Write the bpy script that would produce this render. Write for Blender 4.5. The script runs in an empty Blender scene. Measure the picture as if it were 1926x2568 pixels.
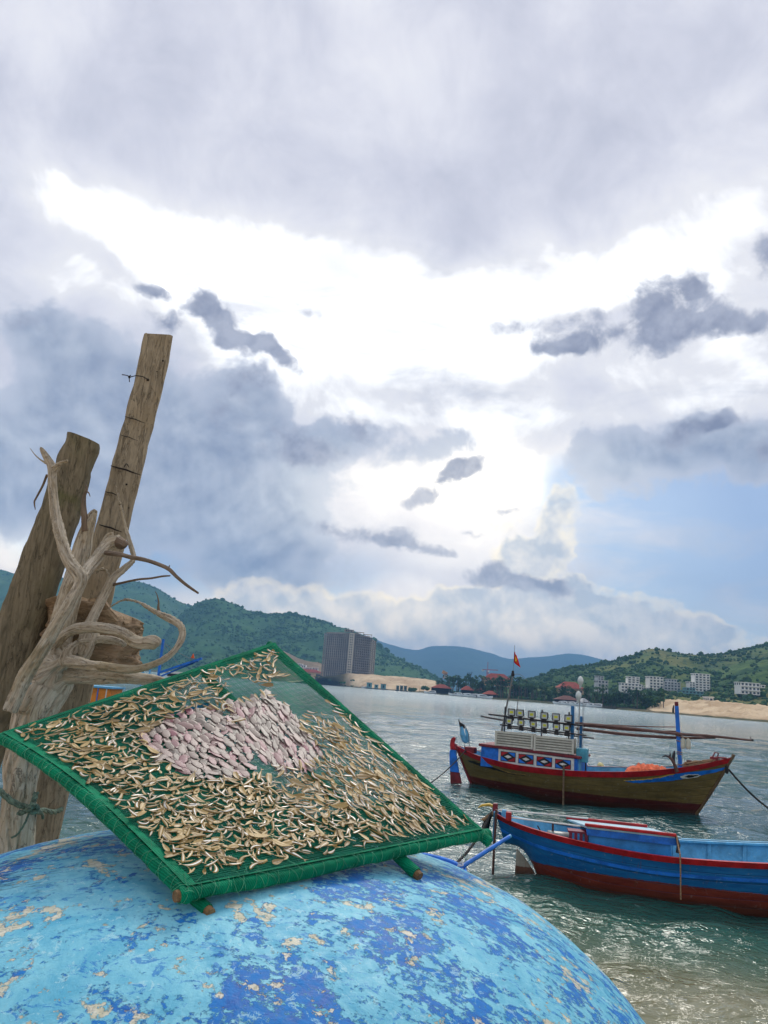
import bpy, bmesh, math, random
import numpy as np
from mathutils import Vector, Matrix, Euler, noise as mnoise
R = math.radians
sc = bpy.context.scene
COL = sc.collection

# ------------------------------------------------------------------ camera
FPX, PW, PH = 1929.0, 1926.0, 2568.0          # focal length and frame of the photograph, in its pixels
PITCH, ROLL, EYE = R(12.8), R(4.3), 3.0
CF = np.array([0, math.cos(PITCH), math.sin(PITCH)])
_u0 = np.array([0, -math.sin(PITCH), math.cos(PITCH)]); _r0 = np.array([1.0, 0, 0])
CX = math.cos(ROLL) * _r0 + math.sin(ROLL) * _u0
CY = -math.sin(ROLL) * _r0 + math.cos(ROLL) * _u0
cam_d = bpy.data.cameras.new('camera'); cam = bpy.data.objects.new('camera', cam_d); COL.objects.link(cam)
cam_d.sensor_fit = 'VERTICAL'; cam_d.sensor_height = 36.0; cam_d.lens = 36.0 * FPX / PH
cam_d.clip_start = 0.05; cam_d.clip_end = 30000
_m = Matrix.Identity(4)
for i in range(3):
    _m[i][0], _m[i][1], _m[i][2] = CX[i], CY[i], -CF[i]
_m.translation = (0, 0, EYE)
cam.matrix_world = _m
sc.camera = cam
CAMP = np.array([0, 0, EYE])

def ray(u, v):
    return ((u - PW / 2) * CX - (v - PH / 2) * CY + FPX * CF) / FPX
def at(u, v, y):
    d = ray(u, v); return CAMP + d * (y / d[1])
def onz(u, v, z=0.0):
    d = ray(u, v); return CAMP + d * ((z - EYE) / d[2])
def c1(x, y): return 1080 + x / 1.961, 1580 + y / 1.961
def zF(x, y): return 700 + x / 2.765, 1500 + y / 2.765
def zR(x, y): return 1250 + x / 2.454, 1580 + y / 2.454
def dp(x, y): return x * 1.16094, y * 1.16094

EXPO = 0.5
# ------------------------------------------------------------------ render settings
sc.render.engine = 'CYCLES'
sc.view_settings.view_transform = 'Standard'
try: sc.view_settings.look = 'None'
except Exception: pass
sc.view_settings.exposure = EXPO; sc.view_settings.gamma = 1.0
sc.view_settings.use_curve_mapping = False
cy = sc.cycles
cy.use_denoising = True
try: cy.denoiser = 'OPENIMAGEDENOISE'; cy.denoising_input_passes = 'RGB_ALBEDO_NORMAL'; cy.denoising_prefilter = 'ACCURATE'
except Exception: pass
cy.max_bounces = 6; cy.diffuse_bounces = 3; cy.glossy_bounces = 3; cy.transmission_bounces = 4
cy.transparent_max_bounces = 8; cy.volume_bounces = 0
cy.caustics_reflective = False; cy.caustics_refractive = False
cy.use_adaptive_sampling = True; cy.adaptive_threshold = 0.015

# ------------------------------------------------------------------ sun + sky
SUN_EL, SUN_AZ = R(48), R(12)      # ahead of the camera, a little to the right, behind the cloud
ld = bpy.data.lights.new('sun', 'SUN'); ld.energy = 1.5; ld.angle = R(16); ld.color = (1, 0.95, 0.87)
lo = bpy.data.objects.new('sun', ld); COL.objects.link(lo)
sd = Vector((math.sin(SUN_AZ) * math.cos(SUN_EL), math.cos(SUN_AZ) * math.cos(SUN_EL), math.sin(SUN_EL)))
lo.rotation_euler = sd.to_track_quat('Z', 'Y').to_euler(); lo.location = (0, 0, 60)

class NT:
    """small node-tree helper"""
    def __init__(s, tree): s.t = tree; s.n = tree.nodes; s.l = tree.links
    def new(s, typ, **kw):
        n = s.n.new(typ)
        for k, v in kw.items(): setattr(n, k, v)
        return n
    def put(s, sock, v):
        if hasattr(v, 'is_output') or isinstance(v, bpy.types.NodeSocket): s.l.new(v, sock)
        elif v is not None:
            if hasattr(sock.default_value, '__len__') and not hasattr(v, '__len__'): v = [v] * len(sock.default_value)
            if hasattr(v, '__len__') and len(v) == 3 and len(sock.default_value) == 4: v = (*v, 1)
            sock.default_value = v
    def math(s, op, a, b=None, c=None, clamp=False):
        n = s.new('ShaderNodeMath', operation=op, use_clamp=clamp)
        s.put(n.inputs[0], a)
        if b is not None: s.put(n.inputs[1], b)
        if c is not None: s.put(n.inputs[2], c)
        return n.outputs[0]
    def vmath(s, op, a, b=None, scale=None):
        n = s.new('ShaderNodeVectorMath', operation=op)
        s.put(n.inputs[0], a)
        if b is not None: s.put(n.inputs[1], b)
        if scale is not None: s.put(n.inputs['Scale'], scale)
        return n.outputs[0]
    def mix(s, f, a, b, typ='MIX'):
        n = s.new('ShaderNodeMix', data_type='RGBA', blend_type=typ)
        s.put(n.inputs[0], f); s.put(n.inputs[6], a); s.put(n.inputs[7], b)
        return n.outputs[2]
    def noise(s, vec, scale, detail=3, rough=0.5, dist=0.0, out='Fac'):
        n = s.new('ShaderNodeTexNoise'); n.noise_dimensions = '3D'
        if vec is not None: s.l.new(vec, n.inputs['Vector'])
        n.inputs['Scale'].default_value = scale; n.inputs['Detail'].default_value = detail
        n.inputs['Roughness'].default_value = rough; n.inputs['Distortion'].default_value = dist
        return n.outputs[0 if out == 'Fac' else 1]
    def step(s, v, lo, hi, a=0.0, b=1.0, smooth=True):
        n = s.new('ShaderNodeMapRange', interpolation_type='SMOOTHSTEP' if smooth else 'LINEAR')
        s.put(n.inputs['Value'], v); s.put(n.inputs['From Min'], lo); s.put(n.inputs['From Max'], hi)
        s.put(n.inputs['To Min'], a); s.put(n.inputs['To Max'], b)
        return n.outputs[0]
    def ramp(s, v, stops):
        n = s.new('ShaderNodeValToRGB'); s.put(n.inputs[0], v)
        e = n.color_ramp.elements
        while len(e) < len(stops): e.new(0.5)
        for i, (p, c) in enumerate(stops): e[i].position = p; e[i].color = (*c, 1)
        return n.outputs[0]

def srgb(r, g, b):
    f = lambda c: (c / 255 / 12.92) if c / 255 <= 0.04045 else ((c / 255 + 0.055) / 1.055) ** 2.4
    return (f(r), f(g), f(b))

def build_sky():
    w = bpy.data.worlds.new('World'); sc.world = w; w.use_nodes = True
    t = NT(w.node_tree); t.n.clear()
    out = t.new('ShaderNodeOutputWorld'); bg = t.new('ShaderNodeBackground'); t.l.new(bg.outputs[0], out.inputs[0])
    bg.inputs['Strength'].default_value = 0.1
    sky = t.new('ShaderNodeTexSky', sky_type='NISHITA'); sky.sun_disc = False
    sky.sun_elevation = SUN_EL; sky.sun_rotation = SUN_AZ; sky.air_density = 1.2; sky.dust_density = 1.5; sky.ozone_density = 1.5
    tc = t.new('ShaderNodeTexCoord'); D = tc.outputs['Generated']
    sep = t.new('ShaderNodeSeparateXYZ'); t.l.new(D, sep.inputs[0])
    x, y, z = sep.outputs
    el = t.math('ARCSINE', z); ce = t.math('COSINE', el)
    az = t.math('ARCTAN2', x, y)
    comb = t.new('ShaderNodeCombineXYZ')
    t.l.new(t.math('MULTIPLY', az, ce), comb.inputs[0]); t.l.new(el, comb.inputs[1])
    P = comb.outputs[0]
    def warp(scale, amp, det=4):
        c = t.noise(D, scale, det, 0.55, out='Color')
        d = t.vmath('SUBTRACT', c, (0.5, 0.5, 0.5))
        d = t.vmath('MULTIPLY', d, (amp, amp, 0))
        return t.vmath('ADD', P, d)
    def blobs(vec, lst, start=None, grow=1.0):
        acc = start
        for b in lst:
            cx_, cy_, a, bb = b[:4]; rot = b[4] if len(b) > 4 else 0; wt = b[5] if len(b) > 5 else 1.0
            u, v = dp(cx_, cy_); d = ray(u, v); k = 1 / np.linalg.norm(d); d = d * k
            e = math.asin(d[2]); A = math.atan2(d[0], d[1])
            s = 1.16094 / FPX * k * k * 1.05
            mp = t.new('ShaderNodeMapping', vector_type='TEXTURE')
            t.l.new(vec, mp.inputs[0])
            mp.inputs['Location'].default_value = (A * math.cos(e), e, 0)
            mp.inputs['Rotation'].default_value = (0, 0, R(-rot) + ROLL)
            mp.inputs['Scale'].default_value = (a * s * 1.55 * grow, bb * s * 1.55 * grow, 1)
            g = t.new('ShaderNodeTexGradient', gradient_type='SPHERICAL'); t.l.new(mp.outputs[0], g.inputs[0])
            acc = t.math('MULTIPLY_ADD', g.outputs[1], wt, acc if acc is not None else 0.0)
        return acc
    G = 10.0
    K = 2 ** -EXPO
    def C(*c): return tuple(v * G * K for v in srgb(*c))
    # --- base: high overcast, lavender grey to white
    n1 = t.noise(D, 3.2, 5, 0.55, 0.3); n2 = t.noise(D, 9.0, 5, 0.6, 0.4)
    Pw = warp(4.0, 0.14, 4)
    Pf = warp(11.0, 0.065, 4)
    base_f = t.math('ADD', t.math('MULTIPLY', t.math('SUBTRACT', n1, 0.5), 1.6), t.math('MULTIPLY', t.math('SUBTRACT', n2, 0.5), 1.25))
    bright = blobs(Pw, [(900, 720, 1000, 260, 0, .35), (900, 990, 420, 170, 0, .5), (1250, 830, 420, 140, 0, .35),
        (1660, 380, 190, 190), (1580, 500, 170, 110), (1400, 560, 260, 90), (1230, 560, 160, 70), (1640, 640, 110, 60, 0, .6),
        (300, 500, 230, 80), (400, 560, 260, 90), (180, 480, 110, 40), (560, 610, 260, 90), (750, 590, 170, 90), (620, 700, 260, 100),
        (90, 610, 110, 45), (860, 690, 260, 90), (1080, 650, 300, 60, 0, .8), (690, 830, 130, 80), (1000, 780, 280, 90, 0, .8),
        (1130, 890, 110, 90), (1470, 830, 250, 90), (1650, 800, 110, 130), (840, 1060, 110, 50), (1000, 1060, 170, 70), (1100, 1080, 110, 60),
        (20, 1180, 80, 50), (130, 1210, 60, 40), (790, 20, 70, 60, 0, .8), (800, 130, 170, 160, 0, .35), (600, 300, 300, 120, 0, .3), (130, 100, 160, 90, 30, .4),
        (620, 1080, 60, 60, 0, .3), (900, 880, 200, 40, 0, .5), (480, 770, 80, 100, 20, .7)], grow=1.35)
    dark = blobs(Pw, [(1250, 200, 380, 190), (1000, 400, 240, 150), (370, 140, 230, 130, 0, .8), (80, 260, 180, 120, 0, .5), (1500, 60, 250, 120, 0, .7),
                      (250, 330, 300, 90, 0, .4), (1659, 545, 60, 90), (1120, 430, 200, 90, 15, .5), (60, 560, 120, 40, 0, .3), (900, 845, 330, 40, 0, .4)])
    mid = blobs(Pf, [(650, 690, 120, 60), (1230, 705, 240, 24), (930, 845, 420, 34), (1010, 930, 170, 46), (250, 560, 90, 30, 20, .7), (1000, 640, 160, 30, 15, .7), (860, 770, 140, 30, 10, .6), (1300, 860, 150, 26, 0, .8), (560, 560, 110, 40, 30, .6)])
    base_f = t.math('SUBTRACT', base_f, t.math('MULTIPLY', mid, 0.36))
    bf = t.math('ADD', base_f, t.math('SUBTRACT', t.math('MULTIPLY', t.step(bright, -0.35, 3.3), 0.92), t.math('MULTIPLY', dark, 0.16)))
    bf = t.step(bf, -0.70, 0.76, 0, 1, smooth=False)
    col = t.ramp(bf, [(0.0, C(186, 189, 208)), (0.25, C(203, 206, 222)), (0.45, C(219, 221, 235)), (0.65, C(236, 237, 247)), (0.82, C(248, 248, 253)), (1.0, tuple(1.0 * G for _ in range(3)))])
    # --- openings of blue sky
    blue_f = blobs(Pw, [(1420, 1130, 250, 200), (1620, 1200, 170, 220), (1300, 1060, 110, 90), (1480, 1320, 230, 90), (1600, 1380, 160, 60),
                        (330, 1210, 200, 80, 0, .8), (150, 1160, 160, 60, 0, .35), (600, 1230, 160, 70, 0, .5), (720, 1270, 120, 60, 0, .5)])
    blue_m = t.step(t.math('ADD', blue_f, t.math('MULTIPLY', base_f, 0.55)), 0.12, 0.85, 0, 0.92)
    skyc = t.mix(0.75, t.vmath('MULTIPLY', sky.outputs[0], (0.6, 0.72, 0.9)), C(166, 190, 226))
    skyc = t.mix(t.step(el, 0.0, 0.22, 0.35, 0.0), skyc, C(205, 222, 236))
    col = t.mix(blue_m, col, skyc)
    # thin stretched veils low in the sky
    ms = t.new('ShaderNodeMapping'); t.l.new(P, ms.inputs[0]); ms.inputs['Scale'].default_value = (4.5, 15, 1); ms.inputs['Rotation'].default_value = (0, 0, R(-4))
    vn = t.noise(ms.outputs[0], 1.0, 6, 0.6, 0.6)
    vm = t.math('MULTIPLY', t.step(vn, 0.47, 0.68, 0, 0.62), t.math('MULTIPLY', t.step(el, 0.66, 0.45), t.step(el, -0.02, 0.06)))
    col = t.mix(vm, col, t.mix(t.step(n2, 0.35, 0.65), C(204, 210, 225), C(228, 229, 240)))
    # --- cloud layers: a soft field of lumps, torn by noise, thin bright rims where the light comes through
    UP = t.vmath('ADD', D, (0.004, 0.0, 0.016))
    def layer(vec, lst, col, dark_c, light_c, rim_c, nscale, namp, thr, soft, rimw, alpha=1.0, det=5, billow=0.0, relief=5.0):
        n = t.noise(D, nscale, det, 0.62, 0.2); no = t.noise(UP, nscale, 3, 0.6, 0.2)
        rl = t.math('MULTIPLY', t.math('SUBTRACT', n, no), relief)
        if billow:
            b = t.math('SUBTRACT', 1.0, t.math('ABSOLUTE', t.math('MULTIPLY_ADD', t.noise(D, nscale * 1.5, 2, 0.5, 0.1), 4.0, -2.0)))
            n = t.math('ADD', n, t.math('MULTIPLY', t.math('SUBTRACT', b, 0.4), billow))
        bl = blobs(vec, lst); gate = t.step(bl, 0.0, 0.22)
        f = t.math('ADD', bl, t.math('MULTIPLY', t.math('SUBTRACT', n, 0.5), t.math('MULTIPLY', gate, namp)))
        m = t.step(f, thr - soft * 0.5, thr + soft, 0, alpha)
        inner = t.step(t.math('ADD', f, t.math('MULTIPLY', rl, -0.35)), thr, thr + rimw)
        n3 = t.noise(D, nscale * 0.4, 3, 0.5)
        sh = t.math('ADD', t.math('MULTIPLY', t.math('SUBTRACT', n3, 0.5), 1.6), t.math('ADD', rl, 0.45), clamp=True)
        cc = t.mix(inner, rim_c, t.mix(sh, dark_c, light_c))
        return t.mix(m, col, cc)
    col = layer(Pf, [(80, 710, 100, 60), (150, 800, 120, 110), (170, 930, 210, 130), (60, 1010, 190, 120), (330, 870, 110, 120), (400, 1000, 190, 140), (540, 850, 80, 70),
                     (600, 950, 140, 60), (300, 1110, 260, 90), (520, 1120, 150, 110), (690, 970, 70, 45), (880, 965, 140, 40, 0, .55), (760, 930, 80, 40, 0, .5),
                     (730, 1060, 90, 60, 0, .5), (1420, 950, 200, 60), (1340, 1000, 90, 60, 0, .6), (1560, 1000, 150, 80), (1650, 980, 60, 60), (620, 1240, 140, 60, 0, .8), (450, 1260, 160, 40, 0, .5)],
                col, C(150, 163, 189), C(204, 213, 228), C(202, 209, 226), 9.0, 2.5, 0.38, 0.24, 0.8, 0.92, relief=3.5)
    # cumulus towers and the bank along the horizon
    Pc = warp(16.0, 0.05, 4)
    col = layer(Pc, [(960, 1320, 70, 40), (1040, 1330, 70, 45), (880, 1345, 90, 30), (1100, 1310, 90, 50), (1200, 1330, 150, 55), (1310, 1350, 160, 45),
                     (1420, 1365, 110, 32), (1500, 1378, 80, 22), (1000, 1390, 330, 30), (1180, 1290, 70, 40, 0, .8), (1000, 1430, 420, 50, 0, .9), (600, 1400, 320, 45, 0, .7), (1420, 1425, 220, 36, 0, .6), (1215, 1110, 40, 60, 0, .5), (1180, 1170, 50, 50, 0, .5),
                     (1150, 1200, 60, 40), (1100, 1180, 40, 50, 0, .8), (640, 1310, 130, 45, 0, .8), (760, 1330, 110, 40), (540, 1290, 90, 30, 0, .6), (1090, 1370, 200, 40)],
                col, C(176, 188, 208), C(220, 222, 229), C(246, 241, 230), 17.0, 1.8, 0.36, 0.34, 0.45, 0.88, det=6, billow=0.18, relief=4.0)
    # scattered ragged dark scud in front
    col = layer(Pf, [(415, 655, 34, 24), (450, 675, 40, 34), (490, 705, 46, 38), (535, 738, 46, 22), (575, 745, 26, 16), (605, 772, 50, 14, 35, .8), (345, 695, 35, 26, 0, .8), (328, 622, 26, 14, 30, .8),
                     (1405, 650, 44, 44), (1440, 690, 50, 44), (1390, 740, 55, 40), (1450, 725, 44, 34), (1490, 610, 50, 34), (1530, 640, 50, 26, 30, .8), (1530, 705, 48, 34), (1605, 722, 40, 32), (1220, 760, 40, 26), (1275, 748, 50, 26), (1145, 765, 36, 26, 0, .9),
                     (1470, 935, 70, 28), (1565, 915, 48, 22, -20), (1655, 545, 40, 60, 0, 1.1), (700, 985, 60, 28), (630, 955, 60, 38), (555, 830, 50, 38, 0, .8), (480, 890, 60, 40, 0, .5),
                     (815, 1165, 66, 24), (890, 1188, 70, 14, 8, .9), (700, 1135, 42, 16, 20, .9), (955, 1045, 60, 22, -25), (1000, 1018, 42, 16), (780, 922, 40, 20, 30, .8), (905, 1080, 40, 18, 0, .7),
                     (1060, 1238, 40, 20), (1130, 1250, 70, 18), (1185, 1262, 60, 20, 20, .8), (1010, 1158, 26, 7, 0, .8), (1655, 985, 40, 26), (1100, 1100, 30, 8, 0, .7), (660, 690, 30, 18, 30, .5),
                     (1220, 700, 260, 22, 0, .35), (60, 690, 50, 26, 0, .5)],
                col, C(134, 142, 168), C(174, 180, 200), C(172, 178, 198), 24.0, 2.4, 0.36, 0.50, 0.7, 0.92, relief=3.0)
    # nearer the horizon all of it pales
    lit = blobs(Pf, [(1060, 1180, 330, 150), (960, 1050, 260, 90, 0, .7), (620, 1330, 300, 60, 0, .8), (20, 1195, 130, 60, 0, 1.2), (1000, 1340, 420, 60, 0, .7), (1450, 1400, 200, 40, 0, .5), (650, 1080, 130, 90, 0, .4)])
    col = t.mix(t.math('MINIMUM', lit, 1.0), col, t.vmath('MULTIPLY', col, (1.75, 1.62, 1.36)))
    gl = t.step(el, 0.15, 0.0)
    col = t.mix(gl, col, t.vmath('MULTIPLY', col, (1.9, 1.62, 1.22)))
    t.l.new(col, bg.inputs['Color'])
    w.cycles.sampling_method = 'MANUAL'; w.cycles.sample_map_resolution = 512
build_sky()

# ------------------------------------------------------------------ materials
MATS = {}
def material(name, build):
    if name in MATS: return MATS[name]
    m = bpy.data.materials.new(name); m.use_nodes = True
    t = NT(m.node_tree); p = t.n['Principled BSDF']
    build(t, p); MATS[name] = m
    return m
def setp(p, **kw):
    names = dict(rough='Roughness', metal='Metallic', spec='Specular IOR Level', ior='IOR', alpha='Alpha', trans='Transmission Weight', coat='Coat Weight', sheen='Sheen Weight')
    for k, v in kw.items(): p.inputs[names[k]].default_value = v
def ocoord(t): return t.new('ShaderNodeTexCoord').outputs['Object']
def gcoord(t): return t.new('ShaderNodeNewGeometry').outputs['Position']
def bump(t, p, h, strength=0.3, dist=0.01):
    b = t.new('ShaderNodeBump'); b.inputs['Strength'].default_value = strength; b.inputs['Distance'].default_value = dist
    t.l.new(h, b.inputs['Height']); t.l.new(b.outputs[0], p.inputs['Normal'])
def plain(name, c, rough=0.55, var=0.18, scale=8.0, metal=0.0, c2=None, bumps=0.15, dist=0.004, spec=0.4):
    """worn single-colour material: tone drift, grime specks, fine relief"""
    def b(t, p):
        v = ocoord(t)
        n = t.noise(v, scale, 6, 0.65); n2 = t.noise(v, scale * 4.3, 4, 0.6)
        dk = tuple(x * (1 - var * 1.6) for x in c); lt = tuple(min(1, x * (1 + var)) for x in c)
        col = t.mix(t.step(n, 0.3, 0.7), dk, lt)
        if c2 is not None: col = t.mix(t.step(n2, 0.56, 0.72, 0, 0.75), col, c2)
        t.l.new(col, p.inputs['Base Color'])
        t.l.new(t.step(n2, 0.2, 0.8, max(0, rough - 0.12), min(1, rough + 0.12)), p.inputs['Roughness'])
        setp(p, metal=metal, spec=spec)
        if bumps: bump(t, p, n2, bumps, dist)
    return material(name, b)

# ------------------------------------------------------------------ geometry helpers
class MB:
    def __init__(s): s.v = []; s.f = []; s.mi = []; s.m = 0
    def add(s, verts, faces, m=None):
        o = len(s.v); s.v.extend([tuple(map(float, q)) for q in verts])
        for f in faces: s.f.append(tuple(i + o for i in f)); s.mi.append(s.m if m is None else m)
    def box(s, c, size, rot=None, m=None, taper=1.0):
        hx, hy, hz = size[0] / 2, size[1] / 2, size[2] / 2
        vs = []
        for z in (-1, 1):
            k = taper if z > 0 else 1.0
            for x, y in ((-1, -1), (1, -1), (1, 1), (-1, 1)): vs.append(Vector((x * hx * k, y * hy * k, z * hz)))
        if rot is not None:
            M = rot if isinstance(rot, Matrix) else Euler(rot).to_matrix()
            vs = [M @ q for q in vs]
        c = Vector(c); vs = [q + c for q in vs]
        s.add(vs, [(0, 3, 2, 1), (4, 5, 6, 7), (0, 1, 5, 4), (1, 2, 6, 5), (2, 3, 7, 6), (3, 0, 4, 7)], m)
    def bar(s, a, b, w, d=None, m=None, roll=0.0):
        a = Vector(a); b = Vector(b); d = d or w; ax = (b - a); L = ax.length; q = ax.to_track_quat('Z', 'Y').to_matrix() @ Matrix.Rotation(roll, 3, 'Z')
        s.box((a + b) / 2, (w, d, L), q, m)
    def tube(s, pts, rad, sides=8, caps=True, m=None, closed=False, lump=0.0, seed=0.0, flat=1.0):
        pts = [Vector(q) for q in pts]; n = len(pts)
        if not hasattr(rad, '__len__'): rad = [rad] * n
        tang = []
        for i in range(n):
            a = pts[(i - 1) % n] if (closed or i > 0) else pts[i]; b = pts[(i + 1) % n] if (closed or i < n - 1) else pts[i]
            d = (b - a); tang.append(d.normalized() if d.length > 1e-9 else Vector((0, 0, 1)))
        up = Vector((0, 0, 1)) if abs(tang[0].z) < 0.9 else Vector((1, 0, 0))
        nrm = (up - tang[0] * up.dot(tang[0])).normalized()
        vs = []
        for i in range(n):
            nrm = (nrm - tang[i] * nrm.dot(tang[i]))
            nrm = nrm.normalized() if nrm.length > 1e-6 else tang[i].orthogonal().normalized()
            bn = tang[i].cross(nrm)
            for k in range(sides):
                a = 2 * math.pi * k / sides
                r = rad[i]
                if lump: r *= 1 + lump * mnoise.noise(Vector((pts[i].x * 9 + seed + math.cos(a) * .8, pts[i].y * 9 + math.sin(a) * .8, pts[i].z * 9)))
                vs.append(pts[i] + nrm * (math.cos(a) * r) + bn * (math.sin(a) * r * flat))
        fs = []
        for i in range(n if closed else n - 1):
            j = (i + 1) % n
            for k in range(sides):
                k2 = (k + 1) % sides
                fs.append((i * sides + k, i * sides + k2, j * sides + k2, j * sides + k))
        if caps and not closed:
            fs.append(tuple(range(sides))[::-1]); fs.append(tuple((n - 1) * sides + k for k in range(sides)))
        s.add(vs, fs, m)
    def lathe(s, prof, c=(0, 0, 0), sides=16, m=None, rot=None):
        vs = []; c = Vector(c)
        for r, z in prof:
            for k in range(sides):
                a = 2 * math.pi * k / sides; q = Vector((r * math.cos(a), r * math.sin(a), z))
                if rot is not None: q = rot @ q
                vs.append(q + c)
        fs = []
        for i in range(len(prof) - 1):
            for k in range(sides):
                k2 = (k + 1) % sides; fs.append((i * sides + k, i * sides + k2, (i + 1) * sides + k2, (i + 1) * sides + k))
        fs.append(tuple(range(sides))[::-1]); fs.append(tuple((len(prof) - 1) * sides + k for k in range(sides)))
        s.add(vs, fs, m)
    def grid(s, rows, m=None, wrap=False):
        nr = len(rows); nc = len(rows[0]); vs = [q for r in rows for q in r]; fs = []
        for i in range(nr - 1):
            for j in range(nc if wrap else nc - 1):
                j2 = (j + 1) % nc
                fs.append((i * nc + j, i * nc + j2, (i + 1) * nc + j2, (i + 1) * nc + j))
        s.add(vs, fs, m)
    def prism(s, poly, y0, y1, m=None, plane='xz'):
        """extrude a 2-D outline"""
        def P(q, d): return (q[0], d, q[1]) if plane == 'xz' else ((q[0], q[1], d) if plane == 'xy' else (d, q[0], q[1]))
        n = len(poly); vs = [P(q, y0) for q in poly] + [P(q, y1) for q in poly]
        fs = [tuple(range(n)), tuple(range(2 * n - 1, n - 1, -1))] + [(i, i + n, (i + 1) % n + n, (i + 1) % n) for i in range(n)]
        s.add(vs, fs, m)
    def mesh(s, name, mats, smooth=False, fix=True):
        me = bpy.data.meshes.new(name); me.from_pydata(s.v, [], s.f)
        for m in (mats if isinstance(mats, (list, tuple)) else [mats]): me.materials.append(m)
        if any(s.mi): me.polygons.foreach_set('material_index', s.mi)
        if fix:
            bm = bmesh.new(); bm.from_mesh(me); bmesh.ops.recalc_face_normals(bm, faces=bm.faces[:]); bm.to_mesh(me); bm.free()
        if smooth: me.polygons.foreach_set('use_smooth', [True] * len(me.polygons))
        me.update(); return me
    def build(s, name, mats, parent=None, smooth=False, fix=True, bevel=0.0):
        o = bpy.data.objects.new(name, s.mesh(name, mats, smooth, fix)); COL.objects.link(o)
        if parent is not None: o.parent = parent
        if bevel:
            b = o.modifiers.new('bevel', 'BEVEL'); b.width = bevel; b.segments = 2; b.limit_method = 'ANGLE'; b.angle_limit = R(40)
        if smooth:
            try: o.data.set_sharp_from_angle(angle=R(50))
            except Exception: pass
        return o

def tag(o, label=None, cat=None, group=None, kind=None):
    if label: o['label'] = label
    if cat: o['category'] = cat
    if group: o['group'] = group
    if kind: o['kind'] = kind
    return o
def thing(name, loc, rz=0, label=None, cat=None, group=None):
    o = bpy.data.objects.new(name, None); COL.objects.link(o); o.location = loc; o.rotation_euler = (0, 0, rz); o.empty_display_size = 0.1
    return tag(o, label, cat, group)
def copy_tree(o, parent=None):
    c = o.copy(); COL.objects.link(c); c.parent = parent
    for ch in list(o.children): copy_tree(ch, c)
    return c
def interp(x, tab):
    return float(np.interp(x, [q[0] for q in tab], [q[1] for q in tab]))
def smooth_tab(x, tab):
    """monotone-ish cubic through a table"""
    xs = [q[0] for q in tab]; ys = [q[1] for q in tab]
    if x <= xs[0]: return ys[0]
    if x >= xs[-1]: return ys[-1]
    i = max(j for j in range(len(xs) - 1) if xs[j] <= x)
    h = xs[i + 1] - xs[i]; u = (x - xs[i]) / h
    def sl(j):
        if j == 0: return (ys[1] - ys[0]) / (xs[1] - xs[0])
        if j == len(xs) - 1: return (ys[-1] - ys[-2]) / (xs[-1] - xs[-2])
        return (ys[j + 1] - ys[j - 1]) / (xs[j + 1] - xs[j - 1])
    m0, m1 = sl(i) * h, sl(i + 1) * h
    return (2 * u**3 - 3 * u**2 + 1) * ys[i] + (u**3 - 2 * u**2 + u) * m0 + (-2 * u**3 + 3 * u**2) * ys[i + 1] + (u**3 - u**2) * m1
def spline(pts, n):
    """resample a polyline of tuples (any dimension) through Catmull-Rom"""
    P = np.array(pts, float); m = len(P); out = []
    for k in range(n):
        x = k / (n - 1) * (m - 1); i = min(int(x), m - 2); u = x - i
        p0 = P[i - 1] if i > 0 else 2 * P[0] - P[1]; p1 = P[i]; p2 = P[i + 1]; p3 = P[i + 2] if i + 2 < m else 2 * P[-1] - P[-2]
        out.append(0.5 * (2 * p1 + (p2 - p0) * u + (2 * p0 - 5 * p1 + 4 * p2 - p3) * u**2 + (3 * p1 - p0 - 3 * p2 + p3) * u**3))
    return np.array(out)
def fbm(x, y, z=0.0, o=4):
    return mnoise.fractal(Vector((x, y, z)), 1.0, 2.0, o)
# ================================================================== THE SETTING
# ------------------------------------------------------------------ haze
def build_haze():
    mb = MB(); mb.box((0, 3300, 222), (15200, 9000, 449))
    m = bpy.data.materials.new('haze'); m.use_nodes = True; t = NT(m.node_tree); t.n.clear()
    out = t.new('ShaderNodeOutputMaterial'); v = t.new('ShaderNodeVolumePrincipled')
    v.inputs['Color'].default_value = (0.26, 0.57, 1.0, 1); v.inputs['Density'].default_value = 1.9e-4; v.inputs['Anisotropy'].default_value = 0.0
    t.l.new(v.outputs[0], out.inputs['Volume'])
    o = mb.build('haze', m); tag(o, kind='stuff')
build_haze()

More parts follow.
